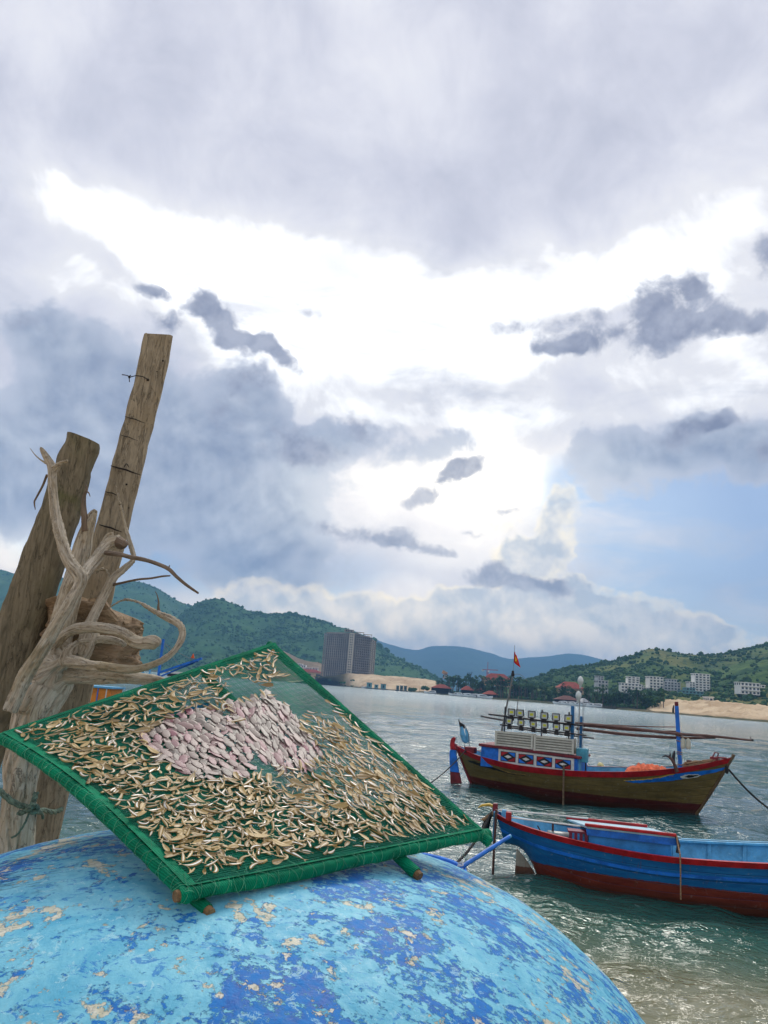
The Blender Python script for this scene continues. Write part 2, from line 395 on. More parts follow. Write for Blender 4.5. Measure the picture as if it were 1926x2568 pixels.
# ------------------------------------------------------------------ water
def wave_field(X, Y, cell):
    rng = np.random.default_rng(7); Z = np.zeros_like(X)
    for i in range(64):
        lam = 0.42 * (14.0 ** (i / 63.0)) * rng.uniform(0.9, 1.1)
        th = R(-70) + rng.normal() * 0.55
        k = 2 * np.pi / lam; ph = rng.uniform(0, 2 * np.pi)
        A = 0.034 * lam / (2 * np.pi) * (1.35 if lam < 1.6 else 0.8)
        fade = np.clip((lam / cell - 2.6) / 2.5, 0, 1)
        arg = k * (X * math.cos(th) + Y * math.sin(th)) + ph
        s = np.sin(arg)
        Z += A * fade * (1.6 * ((s + 1) / 2) ** 1.7 - 0.75)
    return Z
SHORE_ANG = R(-24)
def water_material(t, p):
    P = gcoord(t)
    sep = t.new('ShaderNodeSeparateXYZ'); t.l.new(P, sep.inputs[0]); x, y, z = sep.outputs
    # distance out from the beach (the bed drops away from it)
    d = t.math('ADD', t.math('MULTIPLY', y, 0.93), t.math('MULTIPLY', x, 0.28))
    n = t.noise(P, 0.5, 4, 0.6); n2 = t.noise(P, 0.06, 3, 0.5)
    d = t.math('ADD', d, t.math('MULTIPLY', t.math('SUBTRACT', n, 0.5), 2.6))
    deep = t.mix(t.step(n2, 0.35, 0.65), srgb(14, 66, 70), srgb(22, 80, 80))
    far = t.mix(t.step(y, 34, 260), deep, srgb(132, 154, 154))  # pales with distance: silvery sky reflection put into the base colour
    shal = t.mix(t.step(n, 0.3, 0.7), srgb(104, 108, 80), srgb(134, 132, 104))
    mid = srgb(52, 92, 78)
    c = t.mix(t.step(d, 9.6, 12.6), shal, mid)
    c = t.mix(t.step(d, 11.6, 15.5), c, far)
    # foam crumbs near the hull and the beach
    f1 = t.noise(P, 5.5, 6, 0.7, 0.8); f2 = t.noise(P, 0.7, 3, 0.5)
    foam = t.math('MULTIPLY', t.step(f1, 0.63, 0.70), t.step(f2, 0.54, 0.68))
    foam = t.math('MULTIPLY', foam, t.step(d, 17, 13.5))
    c = t.mix(t.math('MULTIPLY', foam, 0.55), c, (0.7, 0.74, 0.72))
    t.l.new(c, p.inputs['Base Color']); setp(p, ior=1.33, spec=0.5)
    t.l.new(t.math('ADD', t.step(y, 20, 400, 0.05, 0.16), t.math('MULTIPLY', foam, 0.5)), p.inputs['Roughness'])
    mp = t.new('ShaderNodeMapping'); t.l.new(P, mp.inputs[0]); mp.inputs['Rotation'].default_value = (0, 0, R(20)); mp.inputs['Scale'].default_value = (1, 1.8, 1)
    w1 = t.noise(mp.outputs[0], 2.4, 4, 0.55, 0.6); w2 = t.noise(mp.outputs[0], 0.55, 3, 0.5, 0.3); w3 = t.noise(mp.outputs[0], 0.11, 3, 0.5, 0.3)
    h = t.math('ADD', t.math('MULTIPLY', w1, 0.11), t.math('MULTIPLY', w2, t.step(y, 12, 60, 0.10, 0.5)))
    h = t.math('ADD', h, t.math('MULTIPLY', w3, t.step(y, 40, 300, 0.0, 1.1)))
    bump(t, p, h, 1.0, 1.0)
def build_water():
    th = np.concatenate([np.linspace(-np.pi, R(-42), 70)[:-1], np.linspace(R(-42), R(42), 430), np.linspace(R(42), np.pi, 70)[1:-1]])
    n = 620; r = 2.2 * (6700 / 2.2) ** (np.arange(n) / (n - 1))
    TH, RR = np.meshgrid(th, r)
    X = RR * np.sin(TH); Y = RR * np.cos(TH)
    keep = Y > -700
    Y = np.maximum(Y, -700)
    cell = np.maximum(RR * math.log(6700 / 2.2) / n, RR * np.where(np.abs(TH) < R(42), R(84) / 430, R(276) / 140) * 0.6)
    Z = wave_field(X, Y, cell)
    nr, nc = X.shape
    V = np.stack([X, Y, Z], -1).reshape(-1, 3)
    i, j = np.meshgrid(np.arange(nr - 1), np.arange(nc), indexing='ij'); j2 = (j + 1) % nc
    F = np.stack([i * nc + j, i * nc + j2, (i + 1) * nc + j2, (i + 1) * nc + j], -1).reshape(-1, 4)
    me = bpy.data.meshes.new('water')
    me.vertices.add(len(V)); me.vertices.foreach_set('co', V.ravel().astype(np.float32))
    me.loops.add(F.size); me.loops.foreach_set('vertex_index', F.ravel().astype(np.int32))
    me.polygons.add(len(F)); me.polygons.foreach_set('loop_start', np.arange(0, F.size, 4, dtype=np.int32))
    try: me.polygons.foreach_set('loop_total', np.full(len(F), 4, dtype=np.int32))
    except Exception: pass
    me.polygons.foreach_set('use_smooth', np.ones(len(F), dtype=bool))
    me.update(); me.validate()
    if me.polygons[len(F) // 2].normal.z < 0: me.flip_normals()
    me.materials.append(material('sea_water', water_material))
    o = bpy.data.objects.new('water', me); COL.objects.link(o); tag(o, kind='structure')
build_water()

# ------------------------------------------------------------------ beach under the camera
def sand_material(t, p):
    P = gcoord(t); n = t.noise(P, 0.03, 6, 0.6); n2 = t.noise(P, 0.5, 5, 0.6); n3 = t.noise(P, 0.11, 4, 0.6, 1.0)
    c = t.mix(t.step(n, 0.35, 0.65), srgb(176, 150, 116), srgb(206, 184, 150))
    c = t.mix(t.step(n3, 0.52, 0.7, 0, 0.6), c, srgb(138, 112, 82))
    t.l.new(c, p.inputs['Base Color']); setp(p, rough=0.95, spec=0.15); bump(t, p, n2, 0.5, 0.4)
SAND = material('dry_sand', sand_material)
def build_beach():
    rows = []
    xs = np.concatenate([np.linspace(-500, -12, 20)[:-1], np.linspace(-12, 12, 60), np.linspace(12, 500, 20)[1:]])
    ys = np.concatenate([np.linspace(-600, -6, 14)[:-1], np.linspace(-6, 12, 50)])
    for y in ys:
        r = []
        for x in xs:
            edge = 3.4 + (1.4 if x < -0.6 else 0) * min(1, max(0, (-0.6 - x) / 1.0)) + 0.25 * fbm(x * .4, 0.3)
            z = 1.5 - max(0, y - edge) * 0.55 + 0.05 * fbm(x * .8, y * .8, 2.0) if y > -6 else 1.5
            r.append((x, y, max(z, -1.2)))
        rows.append(r)
    mb = MB(); mb.grid(rows); o = mb.build('beach_sand', SAND, smooth=True); tag(o, kind='structure')
build_beach()

# ------------------------------------------------------------------ far terrain
def a_of(u, v):
    d = ray(u, v); return d[0] / d[1], d[2] / d[1]
SHORE = sorted([(a_of(u, 1740)[0], d) for u, d in ((-900, 1250), (-200, 1260), (300, 1260), (790, 1230), (917, 980), (1061, 920), (1110, 800), (1231, 640), (1390, 596), (1511, 530), (1700, 455), (1853, 405), (1926, 385), (2300, 320), (3000, 260))])
def shore_d(a): return float(np.interp(a, [q[0] for q in SHORE], [q[1] for q in SHORE]))
def green_material(name, cols, scale):
    def b(t, p):
        P = gcoord(t)
        n = t.noise(P, scale, 6, 0.65, 0.3); n2 = t.noise(P, scale * 7, 5, 0.65); n3 = t.noise(P, scale * 0.33, 4, 0.55, 0.6)
        c = t.mix(t.step(n, 0.35, 0.66), cols[0], cols[1])
        c = t.mix(t.step(n3, 0.50, 0.66, 0, 0.75), c, cols[2])
        c = t.mix(t.step(n2, 0.50, 0.66, 0, 0.8), c, cols[0])
        t.l.new(c, p.inputs['Base Color']); setp(p, rough=0.95, spec=0.1)
        bump(t, p, t.math('ADD', t.math('MULTIPLY', n2, 1.0), t.math('MULTIPLY', n, 2.0)), 0.8, 1.0 / scale * 0.05)
    return material(name, b)
def terrain(name, sil, ridge, start, mat, cols=220, rows=40, amp=6.0, nscale=0.01, power=1.0, drop=0.5, depth=600, base=1.5, fine=0.0):
    S = []
    for u, v in sil:
        a, e = a_of(u, v); S.append((a, e))
    S.sort()
    A = np.linspace(S[0][0], S[-1][0], cols); out = []
    H = []
    for a in A:
        rd = ridge(a) if callable(ridge) else ridge
        st = start(a) if callable(start) else start
        e = smooth_tab(a, S); zr = EYE + e * rd
        col_ = []
        for k in range(rows + 8):
            if k <= rows:
                f = k / rows; d = st + (rd - st) * f
                z = base + (max(zr, base) - base) * f ** power
                env = min(1, f * 4) * (0.25 + 0.75 * math.sin(math.pi * min(1, f) ** 1.2))
            else:
                f = (k - rows) / 8; d = rd + depth * f; z = max(zr, base) - (max(zr, base) - base * .5) * drop * f ** 1.3; env = 0.3
            x = a * d
            z += amp * env * (abs(fbm(x * nscale, d * nscale, 1.7, 5)) * 1.6 - 0.5) + fine * fbm(x * nscale * 9, d * nscale * 9, 5.2, 4) * (0.6 + 0.4 * env) * (1 if k > 0 else 0)
            if k == 0: z = min(z, base) - 3
            col_.append((x, d, z))
        out.append(col_)
    mb = MB(); mb.grid(out); o = mb.build(name, mat, smooth=True); tag(o, kind='structure')
    if o.data.polygons[len(o.data.polygons) // 3].normal.z < 0: o.data.flip_normals()
    return np.array(out)
D = lambda L: [dp(*q) for q in L]
FAR_M = green_material('far_forest', [srgb(42, 66, 44), srgb(58, 84, 52), srgb(74, 88, 58)], 0.0025)
LEFT_M = green_material('hill_forest', [srgb(48, 84, 46), srgb(62, 102, 54), srgb(84, 112, 60)], 0.008)
RIGHT_M = green_material('hill_scrub', [srgb(44, 74, 34), srgb(82, 106, 46), srgb(122, 118, 66)], 0.016)
T_FAR = terrain('mountains', D([(-900, 1330), (0, 1380), (600, 1390), (760, 1372), (800, 1379), (840, 1391), (875, 1401), (905, 1404), (930, 1396), (955, 1394), (980, 1395), (1003, 1397), (1050, 1409), (1100, 1423), (1130, 1420), (1180, 1418), (1230, 1413), (1258, 1415), (1300, 1425), (1400, 1440), (1700, 1470), (2400, 1480)]), 6300, 4300, FAR_M, 340, 30, 30, 0.0022, fine=6)
T_LA = terrain('forested_hill', D([(-1100, 1260), (-500, 1190), (-200, 1216), (0, 1231), (60, 1245), (130, 1247), (200, 1256), (255, 1259), (300, 1258), (335, 1269), (380, 1296), (415, 1314), (450, 1338), (500, 1380), (560, 1442)]), 2600, 1650, LEFT_M, 260, 40, 22, 0.004, fine=3.0)
T_LB = terrain('forested_hill', D([(320, 1420), (350, 1378), (380, 1338), (415, 1308), (440, 1297), (460, 1292), (480, 1295), (510, 1306), (540, 1319), (570, 1327), (640, 1328), (700, 1344), (760, 1362), (800, 1378), (850, 1413), (900, 1443), (945, 1468), (975, 1485)]), 2000, 1480, LEFT_M, 260, 40, 16, 0.005, fine=3.0)
T_R = terrain('scrub_hill', D([(1010, 1502), (1060, 1490), (1100, 1477), (1150, 1464), (1200, 1450), (1250, 1440), (1300, 1433), (1340, 1423), (1380, 1408), (1403, 1401), (1430, 1403), (1470, 1410), (1500, 1413), (1550, 1413), (1600, 1403), (1659, 1391), (1750, 1376), (1900, 1384), (2300, 1430), (3200, 1500)]), 1050, lambda a: shore_d(a) + 95, RIGHT_M, 380, 60, 7, 0.013, power=1.25, fine=1.2, base=3.0)
def low_ground():
    A = np.linspace(a_of(-900, 1740)[0], a_of(3000, 1740)[0], 420); out = []
    for a in A:
        d0 = shore_d(a) + 5 * fbm(a * 60, 1.0); c = []
        for d, z in ((d0 - 8, -1.0), (d0, 0.25), (d0 + 4, 0.9), (d0 + 30, 1.6), (d0 + 90, 2.4), (d0 + 300, 3.5), (d0 + 1300, 4.5), (4400, 5)):
            c.append((a * d, d, z + (0.25 * fbm(a * 90, d * .05) if z > 0 else 0)))
        out.append(c)
    mb = MB(); mb.grid(out); o = mb.build('far_shore', green_material('shore_ground', [srgb(52, 62, 40), srgb(96, 92, 62), srgb(120, 106, 80)], 0.05), smooth=True); tag(o, kind='structure')
low_ground()
T_SL = terrain('sand_bank', [zF(*q) for q in [(60, 585), (150, 575), (230, 560), (300, 546), (380, 540), (430, 529), (480, 524), (560, 526), (640, 530), (720, 537), (780, 540), (850, 544), (920, 550), (1000, 560), (1060, 570), (1100, 580), (1140, 606)]], 1085, lambda a: shore_d(a) + 4 if a < a_of(1050, 1740)[0] else shore_d(a) + 30, SAND, 160, 14, 3.0, 0.03, drop=1.0, depth=120, base=0.6, fine=0.5)
T_SR = terrain('sand_mound', [zR(*q) for q in [(890, 486), (935, 456), (985, 438), (1050, 428), (1100, 431), (1200, 434), (1240, 428), (1290, 428), (1350, 434), (1420, 446), (1500, 452), (1560, 458), (1620, 466), (1659, 470), (1800, 490), (2100, 530)]], lambda a: shore_d(a) + 75, lambda a: shore_d(a) + 2, SAND, 160, 18, 3.0, 0.05, drop=1.0, depth=60, base=0.4, fine=0.6, power=0.8)
T_SB = terrain('bare_slope', [zF(*q) for q in [(-60, 380), (0, 372), (20, 362), (60, 380), (110, 405), (160, 425), (220, 440), (270, 446), (330, 470)]], 1420, 1285, material('bare_slope', sand_material) if False else green_material('bare_earth', [srgb(120, 104, 78), srgb(150, 128, 98), srgb(92, 96, 62)], 0.03), 60, 14, 4, 0.03, base=3, depth=80)

# ------------------------------------------------------------------ vegetation
LEAF = lambda nm, a, b: plain(nm, a, 0.9, 0.45, 0.35, c2=b, bumps=0, spec=0.1)
LEAF_D = LEAF('dark_foliage', srgb(54, 86, 44), srgb(78, 106, 52)); LEAF_M = LEAF('mid_foliage', srgb(62, 90, 42), srgb(92, 112, 52)); LEAF_P = LEAF('palm_foliage', srgb(52, 82, 44), srgb(90, 112, 60))
BARK = plain('bark', srgb(92, 80, 66), 0.9, 0.3, 3.0)
def clump_shape(rng, n=7, m=4):
    vs = []; fs = []
    for i in range(m + 1):
        ph = math.pi * i / m
        for k in range(n):
            a = 2 * math.pi * k / n; r = rng.uniform(0.72, 1.18)
            vs.append(Vector((math.sin(ph) * math.cos(a) * r, math.sin(ph) * math.sin(a) * r, math.cos(ph) * rng.uniform(.85, 1.1))))
    for i in range(m):
        for k in range(n): fs.append((i * n + k, (i + 1) * n + k, (i + 1) * n + (k + 1) % n, i * n + (k + 1) % n))
    return vs, fs
def forest(name, T, n, size, mat, seed, rmin=0, rmax=None, edge=0.2, dens=0.0):
    """scrub and tree crowns over a hillside: uncountable, one mesh"""
    rng = random.Random(seed); shapes = [clump_shape(rng, 6, 3) for _ in range(8)]
    mb = MB(); nc, nr = T.shape[:2]; rmax = rmax or nr - 8
    k = 0; tries = 0
    while k < n and tries < n * 12:
        tries += 1
        ci = rng.random() * (nc - 1.01)
        ri = (rmax - rng.random() * 1.5) if rng.random() < edge else (rmin + rng.random() * (rmax - rmin))
        i, j = int(ci), int(min(ri, nr - 2))
        p = T[i, j] * (1 - (ri - j)) + T[i, j + 1] * (ri - j); q = T[i + 1, j]; p = p + (q - T[i, j]) * (ci - i)
        if dens and fbm(p[0] * dens, p[1] * dens, 3.3, 3) < -0.05 and rng.random() < 0.85: continue
        if p[2] < 1: continue
        s = size * math.exp(rng.gauss(-.12, .42)); vs, fs = rng.choice(shapes); a = rng.random() * 6.28; ca, sa = math.cos(a), math.sin(a)
        h = s * rng.uniform(.6, 1.0)
        mb.add([(p[0] + s * (v.x * ca - v.y * sa), p[1] + s * (v.x * sa + v.y * ca), p[2] + h * .5 + v.z * h) for v in vs], fs)
        k += 1
    o = mb.build(name, mat, smooth=False, fix=False); tag(o, kind='stuff'); return o
LEAF_H = LEAF('hill_foliage', srgb(62, 102, 56), srgb(78, 118, 62))
forest('hillside_scrub', T_R, 9000, 1.7, LEAF_D, 3, 3, None, 0.08, 0.02)
forest('hillside_scrub', T_R, 6500, 1.5, LEAF_M, 4, 3, None, 0.04, 0.02)
forest('hill_forest', T_LB, 5000, 2.4, LEAF_H, 5, 2, None, 0.14, 0.008)
forest('hill_forest', T_LA, 3600, 2.7, LEAF_H, 6, 2, None, 0.16, 0.008)
def leafy_crown(rng, h, w, n, base=0.25):
    """crown as many bent leaf sprays through an uneven volume"""
    mb = MB(); lumps = [(rng.uniform(-.55, .55) * w, rng.uniform(-.55, .55) * w, h * rng.uniform(base + .1, .92), rng.uniform(.28, .5) * w) for _ in range(9)]
    lumps.append((0, 0, h * .7, w * .6))
    for _ in range(n):
        lx, ly, lz, lr = rng.choice(lumps)
        d = Vector((rng.gauss(0, 1), rng.gauss(0, 1), rng.gauss(0, 1))).normalized() * lr * rng.uniform(.55, 1.05); d.z *= 0.8
        c = Vector((lx, ly, lz)) + d; s = w * rng.uniform(.10, .2)
        ax = Vector((rng.gauss(0, 1), rng.gauss(0, 1), rng.gauss(0, .6))).normalized(); b = ax.orthogonal().normalized()
        mb.add([c - ax * s, c + b * s * .5, c + ax * s - Vector((0, 0, s * .3)), c - b * s * .5], [(0, 1, 2, 3)])
    return mb
def palm_crown(rng, h, w):
    mb = MB()
    for k in range(15):
        a = k * 2.4 + rng.random(); el = rng.uniform(-.15, .95); L = w * rng.uniform(.8, 1.15)
        prev = None
        rows = []
        for i in range(6):
            f = i / 5; r = L * f * math.cos(el) ; z = h + L * (f * math.sin(el) - .75 * f * f)
            wd = L * .13 * math.sin(math.pi * min(1, .12 + .88 * f)) + .02; c = Vector((r * math.cos(a), r * math.sin(a), z)); sd_ = Vector((-math.sin(a), math.cos(a), 0))
            rows.append([c - sd_ * wd - Vector((0, 0, wd * .6)), c, c + sd_ * wd - Vector((0, 0, wd * .6))])
        mb.grid(rows)
    return mb
def make_tree(kind, seed):
    rng = random.Random(seed)
    if kind == 'palm_tree':
        h, w = 9.5, 3.4; crown = palm_crown(rng, h, w).mesh('crown', LEAF_P, fix=False)
        tb = MB(); tb.tube([(0, 0, -1), (.15, 0, 3), (.35, .1, 6.5), (.2, .1, h)], [.26, .2, .16, .15], 6)
    elif kind == 'tall_tree':
        h, w = 12.0, 2.6; crown = leafy_crown(rng, h, w, 300, .3).mesh('crown', LEAF_D, fix=False)
        tb = MB(); tb.tube([(0, 0, -1), (.1, 0, 4), (-.1, .1, 8), (0, 0, 11)], [.3, .22, .14, .05], 6)
    else:
        h, w = 7.5, 3.6; crown = leafy_crown(rng, h, w, 300, .1).mesh('crown', LEAF_M if kind == 'round_tree' else LEAF_D, fix=False)
        tb = MB(); tb.tube([(0, 0, -1), (.1, 0, 2), (-.1, .1, 4.5), (0, 0, 6)], [.3, .22, .14, .05], 6)
    tb.tube([(0, 0, h * .4), (w * .3, w * .1, h * .6)], [.12, .05], 5); tb.tube([(0, 0, h * .35), (-w * .25, -w * .2, h * .58)], [.12, .05], 5)
    return crown, tb.mesh('trunk', BARK)
TREES = {k: [make_tree(k, 10 + i) for i in range(3)] for k in ('palm_tree', 'tall_tree', 'round_tree')}
def plant(kind, p, s, rng, label, group):
    cr, tr = rng.choice(TREES[kind])
    o = thing(kind, p, rng.random() * 6.28, label, 'tree', group); o.scale = (s * rng.uniform(.9, 1.15), s * rng.uniform(.9, 1.15), s)
    for nm, me in (('crown', cr), ('trunk', tr)):
        c = bpy.data.objects.new(nm, me); COL.objects.link(c); c.parent = o
rng = random.Random(21)
TL = {'tall_tree': 'tall narrow dark green tree in the belt along the far shore', 'palm_tree': 'coconut palm with drooping fronds in the tree belt by the pier huts', 'round_tree': 'rounded mid green tree in the belt along the far shore'}
for i in range(130):
    u = 1100 + 560 * (i / 129) + rng.uniform(-5, 5)
    a = a_of(u, 1745)[0]; d = shore_d(a) + rng.choice((26, 34, 46, 60)) + rng.uniform(-4, 4)
    k = rng.choices(('tall_tree', 'palm_tree', 'round_tree'), (4, 4, 3))[0] if u < 1500 else rng.choices(('tall_tree', 'palm_tree', 'round_tree'), (2, 1, 5))[0]
    s = rng.uniform(.8, 1.25) * (1.5 if u < 1330 else 1.05)
    plant(k, (a * d, d, 1.6), s, rng, TL[k], 'trees of the dark belt along the far shore')
for i in range(34):
    u = rng.uniform(1500, 1960); a = a_of(u, 1745)[0]; d = shore_d(a) + rng.uniform(105, 150)
    plant('round_tree', (a * d, d, 2.5), rng.uniform(.7, 1.1), rng, 'rounded green tree on the slope below the white hillside buildings', 'trees below the white buildings')
for i in range(16):
    u = zF(255 + rng.uniform(0, 190), 530)[0]; a = a_of(u, 1700)[0]
    plant('round_tree', (a * 1122, 1122, 5.5), rng.uniform(.7, 1.0), rng, 'low green tree at the foot of the concrete tower', 'trees at the foot of the tower')
def shore_scrub():
    rg = random.Random(8); shapes = [clump_shape(rg, 6, 3) for _ in range(8)]; mb = MB()
    for _ in range(900):
        u = rg.uniform(1090, 1640); a = a_of(u, 1745)[0]; d = shore_d(a) + rg.uniform(30, 90); s = rg.uniform(.8, 2.2); vs, fs = rg.choice(shapes)
        mb.add([(a * d + v.x * s * 1.3, d + v.y * s, 1.4 + s * .5 + v.z * s) for v in vs], fs)
    for _ in range(150):
        u, v0 = zF(rg.uniform(255, 560), 590); a = a_of(u, 1710)[0]; d = shore_d(a) + rg.uniform(3, 45); s = rg.uniform(.5, 1.3); vs, fs = rg.choice(shapes)
        mb.add([(a * d + v.x * s * 1.6, d + v.y * s, 1.0 + (d - shore_d(a)) * .08 + v.z * s) for v in vs], fs)
    tag(mb.build('shore_scrub', LEAF_D, fix=False), kind='stuff')
shore_scrub()
#PART3
# ================================================================== FOREGROUND
EYEV = Vector((0, 0, EYE))
# ------------------------------------------------------------------ upturned basket boat, chipped blue paint
def boat_paint(t, p):
    P = ocoord(t)
    n1 = t.noise(P, 5.4, 9, 0.68, 0.7); n2 = t.noise(P, 7.2, 10, 0.72, 0.5); n3 = t.noise(P, 38, 6, 0.7, 0.3); n4 = t.noise(P, 1.1, 4, 0.5)
    cyan = t.mix(t.step(n2, 0.3, 0.7), srgb(82, 168, 198), srgb(138, 206, 220))
    cyan = t.mix(t.step(n3, 0.54, 0.75, 0, 0.5), cyan, srgb(72, 150, 190))
    deep = t.mix(t.step(n3, 0.35, 0.65), srgb(0, 80, 166), srgb(16, 116, 194))
    # where the top coat has worn off down to the deep blue: ragged, speckled
    n5 = t.noise(P, 62, 5, 0.75, 0.2)
    mt = t.new('ShaderNodeMapping'); t.l.new(P, mt.inputs[0]); mt.inputs['Rotation'].default_value = (0, 0, R(35)); mt.inputs['Scale'].default_value = (1.0, 1.9, 1.3)
    n6 = t.noise(mt.outputs[0], 21, 8, 0.74, 0.4)
    f = t.math('ADD', t.math('MULTIPLY', n1, 0.72), t.math('ADD', t.math('MULTIPLY', n6, 0.62), t.math('ADD', t.math('MULTIPLY', n3, 0.46), t.math('MULTIPLY', n5, 0.24))))
    zone = t.noise(P, 1.25, 3, 0.5, 0.2)
    f = t.math('ADD', f, t.math('MULTIPLY', t.math('SUBTRACT', zone, 0.5), 0.55))
    f = t.math('SUBTRACT', f, 0.078)
    c = t.mix(t.step(f, 0.952, 0.985, 0, .93), cyan, deep)
    # thin mid-blue scuffs and pale scratches
    c = t.mix(t.math('MULTIPLY', t.step(t.noise(mt.outputs[0], 19, 8, 0.78, 0.9), 0.56, 0.585), 0.7), c, srgb(20, 110, 186))
    c = t.mix(t.math('MULTIPLY', t.step(t.noise(P, 30, 7, 0.8, 0.6), 0.575, 0.60), 0.65), c, srgb(168, 214, 222))
    # bare sandy patches of resin
    ms = t.new('ShaderNodeMapping'); t.l.new(P, ms.inputs[0]); ms.inputs['Location'].default_value = (7.3, 2.1, 4.4)
    b1 = t.noise(ms.outputs[0], 7.5, 8, 0.68, 0.5); b2 = t.noise(ms.outputs[0], 34, 6, 0.7)
    sepx = t.new('ShaderNodeSeparateXYZ'); t.l.new(P, sepx.inputs[0])
    bm_ = t.math('ADD', b1, t.math('MULTIPLY', t.math('SUBTRACT', b2, 0.5), 0.55))
    bm_ = t.math('ADD', bm_, t.step(sepx.outputs[0], -0.15, -0.7, 0, 0.055))
    bare = t.step(t.math('ADD', bm_, t.math('MULTIPLY', t.math('SUBTRACT', n5, 0.5), 0.12)), 0.596, 0.622)
    c = t.mix(t.math('MULTIPLY', bare, 0.9), c, t.mix(t.step(n3, 0.35, 0.65), srgb(196, 186, 152), srgb(228, 222, 200)))
    # long cracks in the left flank
    mc = t.new('ShaderNodeMapping'); t.l.new(P, mc.inputs[0]); mc.inputs['Rotation'].default_value = (0, 0, R(-14)); mc.inputs['Scale'].default_value = (0.8, 9, 3)
    cr = t.noise(mc.outputs[0], 2.2, 4, 0.55, 0.8)
    line = t.math('SUBTRACT', 1.0, t.step(t.math('ABSOLUTE', t.math('SUBTRACT', cr, 0.5)), 0.004, 0.016))
    line = t.math('MULTIPLY', line, t.step(sepx.outputs[0], -0.3, -0.62))
    c = t.mix(t.math('MULTIPLY', line, 0.75), c, srgb(28, 62, 84))
    grime = t.noise(P, 0.9, 5, 0.6, 0.3)
    c = t.mix(t.step(grime, 0.52, 0.8, 0, 0.35), c, srgb(96, 150, 160))
    t.l.new(c, p.inputs['Base Color']); setp(p, spec=0.22)
    t.l.new(t.step(n3, 0.3, 0.7, 0.45, 0.7), p.inputs['Roughness'])
    h = t.math('ADD', t.math('MULTIPLY', n3, 0.4), t.math('ADD', t.math('MULTIPLY', bare, -0.8), t.math('ADD', t.math('MULTIPLY', t.step(f, 0.950, 0.972), -0.5), t.math('MULTIPLY', line, -1.5))))
    bump(t, p, t.math('ADD', h, t.math('MULTIPLY', t.noise(P, 11, 5, .6, .6), 1.2)), 0.75, 0.006)
DOME_C = Vector((-0.316, 2.353, EYE - 1.44)); DOME_A, DOME_B, DOME_N = 1.32, 0.99, 2.4
def dome_z(x, y):
    r = math.hypot(x - DOME_C.x, y - DOME_C.y) / DOME_A
    return DOME_C.z + DOME_B * max(0, 1 - r ** DOME_N) ** (1 / DOME_N) if r < 1 else DOME_C.z
def build_coracle():
    root = thing('basket_boat', DOME_C, 0, 'large upturned round basket boat with chipped light and deep blue paint filling the foreground', 'basket boat')
    rows = []
    for i in range(90):
        ph = (i / 89) * math.pi / 2; r = DOME_A * max(math.sin(ph), 1e-4) ** (2 / DOME_N); z = DOME_B * max(math.cos(ph), 0) ** (2 / DOME_N)
        row = []
        for k in range(180):
            a = 2 * math.pi * k / 180; q = Vector((r * math.cos(a), r * math.sin(a), z))
            q *= 1 + 0.007 * mnoise.noise(q * 2.2) + 0.0022 * mnoise.noise(q * 9) + 0.0008 * mnoise.noise(q * 24)
            row.append(q)
        rows.append(row)
    mb = MB(); mb.grid(rows, wrap=True); mb.build('hull', material('chipped_blue_paint', boat_paint), root, smooth=True)
    mb = MB(); mb.tube([(1.335 * math.cos(k * math.pi / 40), 1.335 * math.sin(k * math.pi / 40), .02) for k in range(80)], .04, 8, closed=True)
    mb.build('rim', plain('bamboo_rim', srgb(120, 96, 60), 0.7), root, smooth=True)
build_coracle()

# ------------------------------------------------------------------ drying tray
A_, B_, C_, D_ = [EYEV + Vector(q) for q in ((-.365, 1.798, -.464), (.367, 2.483, -.414), (-.4, 3.089, .122), (-1.077, 2.379, -.229))]
TN = (B_ - A_).cross(D_ - A_).normalized()
def tray_pt(s, t, h=0.0, sag=True):
    p = A_ * (1 - s) * (1 - t) + B_ * s * (1 - t) + C_ * s * t + D_ * (1 - s) * t
    bow = 0.03 * math.sin(math.pi * t) * (1 - s) ** 2
    if sag: h -= 0.022 * math.sin(math.pi * s) * math.sin(math.pi * t)
    return p + TN * (h + bow)
def tray_frame(s, t):
    e = 1e-3; o = tray_pt(s, t); x = (tray_pt(s + e, t) - o).normalized(); y = (tray_pt(s, t + e) - o); z = x.cross(y).normalized(); return o, x, z.cross(x), z
def project(P):
    d = np.array(P) - CAMP; z = d @ CF; return PW / 2 + FPX * (d @ CX) / z, PH / 2 - FPX * (d @ CY) / z
def px2st(u, v):
    s = t = 0.5
    for _ in range(12):
        f = np.array(project(tray_pt(s, t))) - (u, v); e = 1e-3
        J = np.stack([(np.array(project(tray_pt(s + e, t))) - f - (u, v)) / e, (np.array(project(tray_pt(s, t + e))) - f - (u, v)) / e], 1)
        d = np.linalg.solve(J, -f); s += d[0]; t += d[1]
    return s, t
def green_net(t, p):
    P = ocoord(t); n = t.noise(P, 14, 5, 0.6); n2 = t.noise(P, 160, 3, 0.6)
    w = t.new('ShaderNodeTexWave'); w.wave_type = 'BANDS'; w.bands_direction = 'DIAGONAL'; t.l.new(P, w.inputs[0]); w.inputs['Scale'].default_value = 75; w.inputs['Distortion'].default_value = 2.5; w.inputs['Detail'].default_value = 2
    c = t.mix(t.step(n, 0.3, 0.7), srgb(0, 86, 60), srgb(0, 132, 92))
    c = t.mix(t.math('MULTIPLY', w.outputs['Fac'], 0.35), c, srgb(14, 150, 108))
    c = t.mix(t.step(n2, 0.55, 0.75, 0, 0.4), c, srgb(0, 62, 48))
    t.l.new(c, p.inputs['Base Color']); setp(p, rough=0.75, spec=0.12)
    bump(t, p, t.math('ADD', w.outputs['Fac'], t.math('MULTIPLY', n2, 1.2)), 0.5, 0.0025)
GREEN = material('green_netting', green_net)
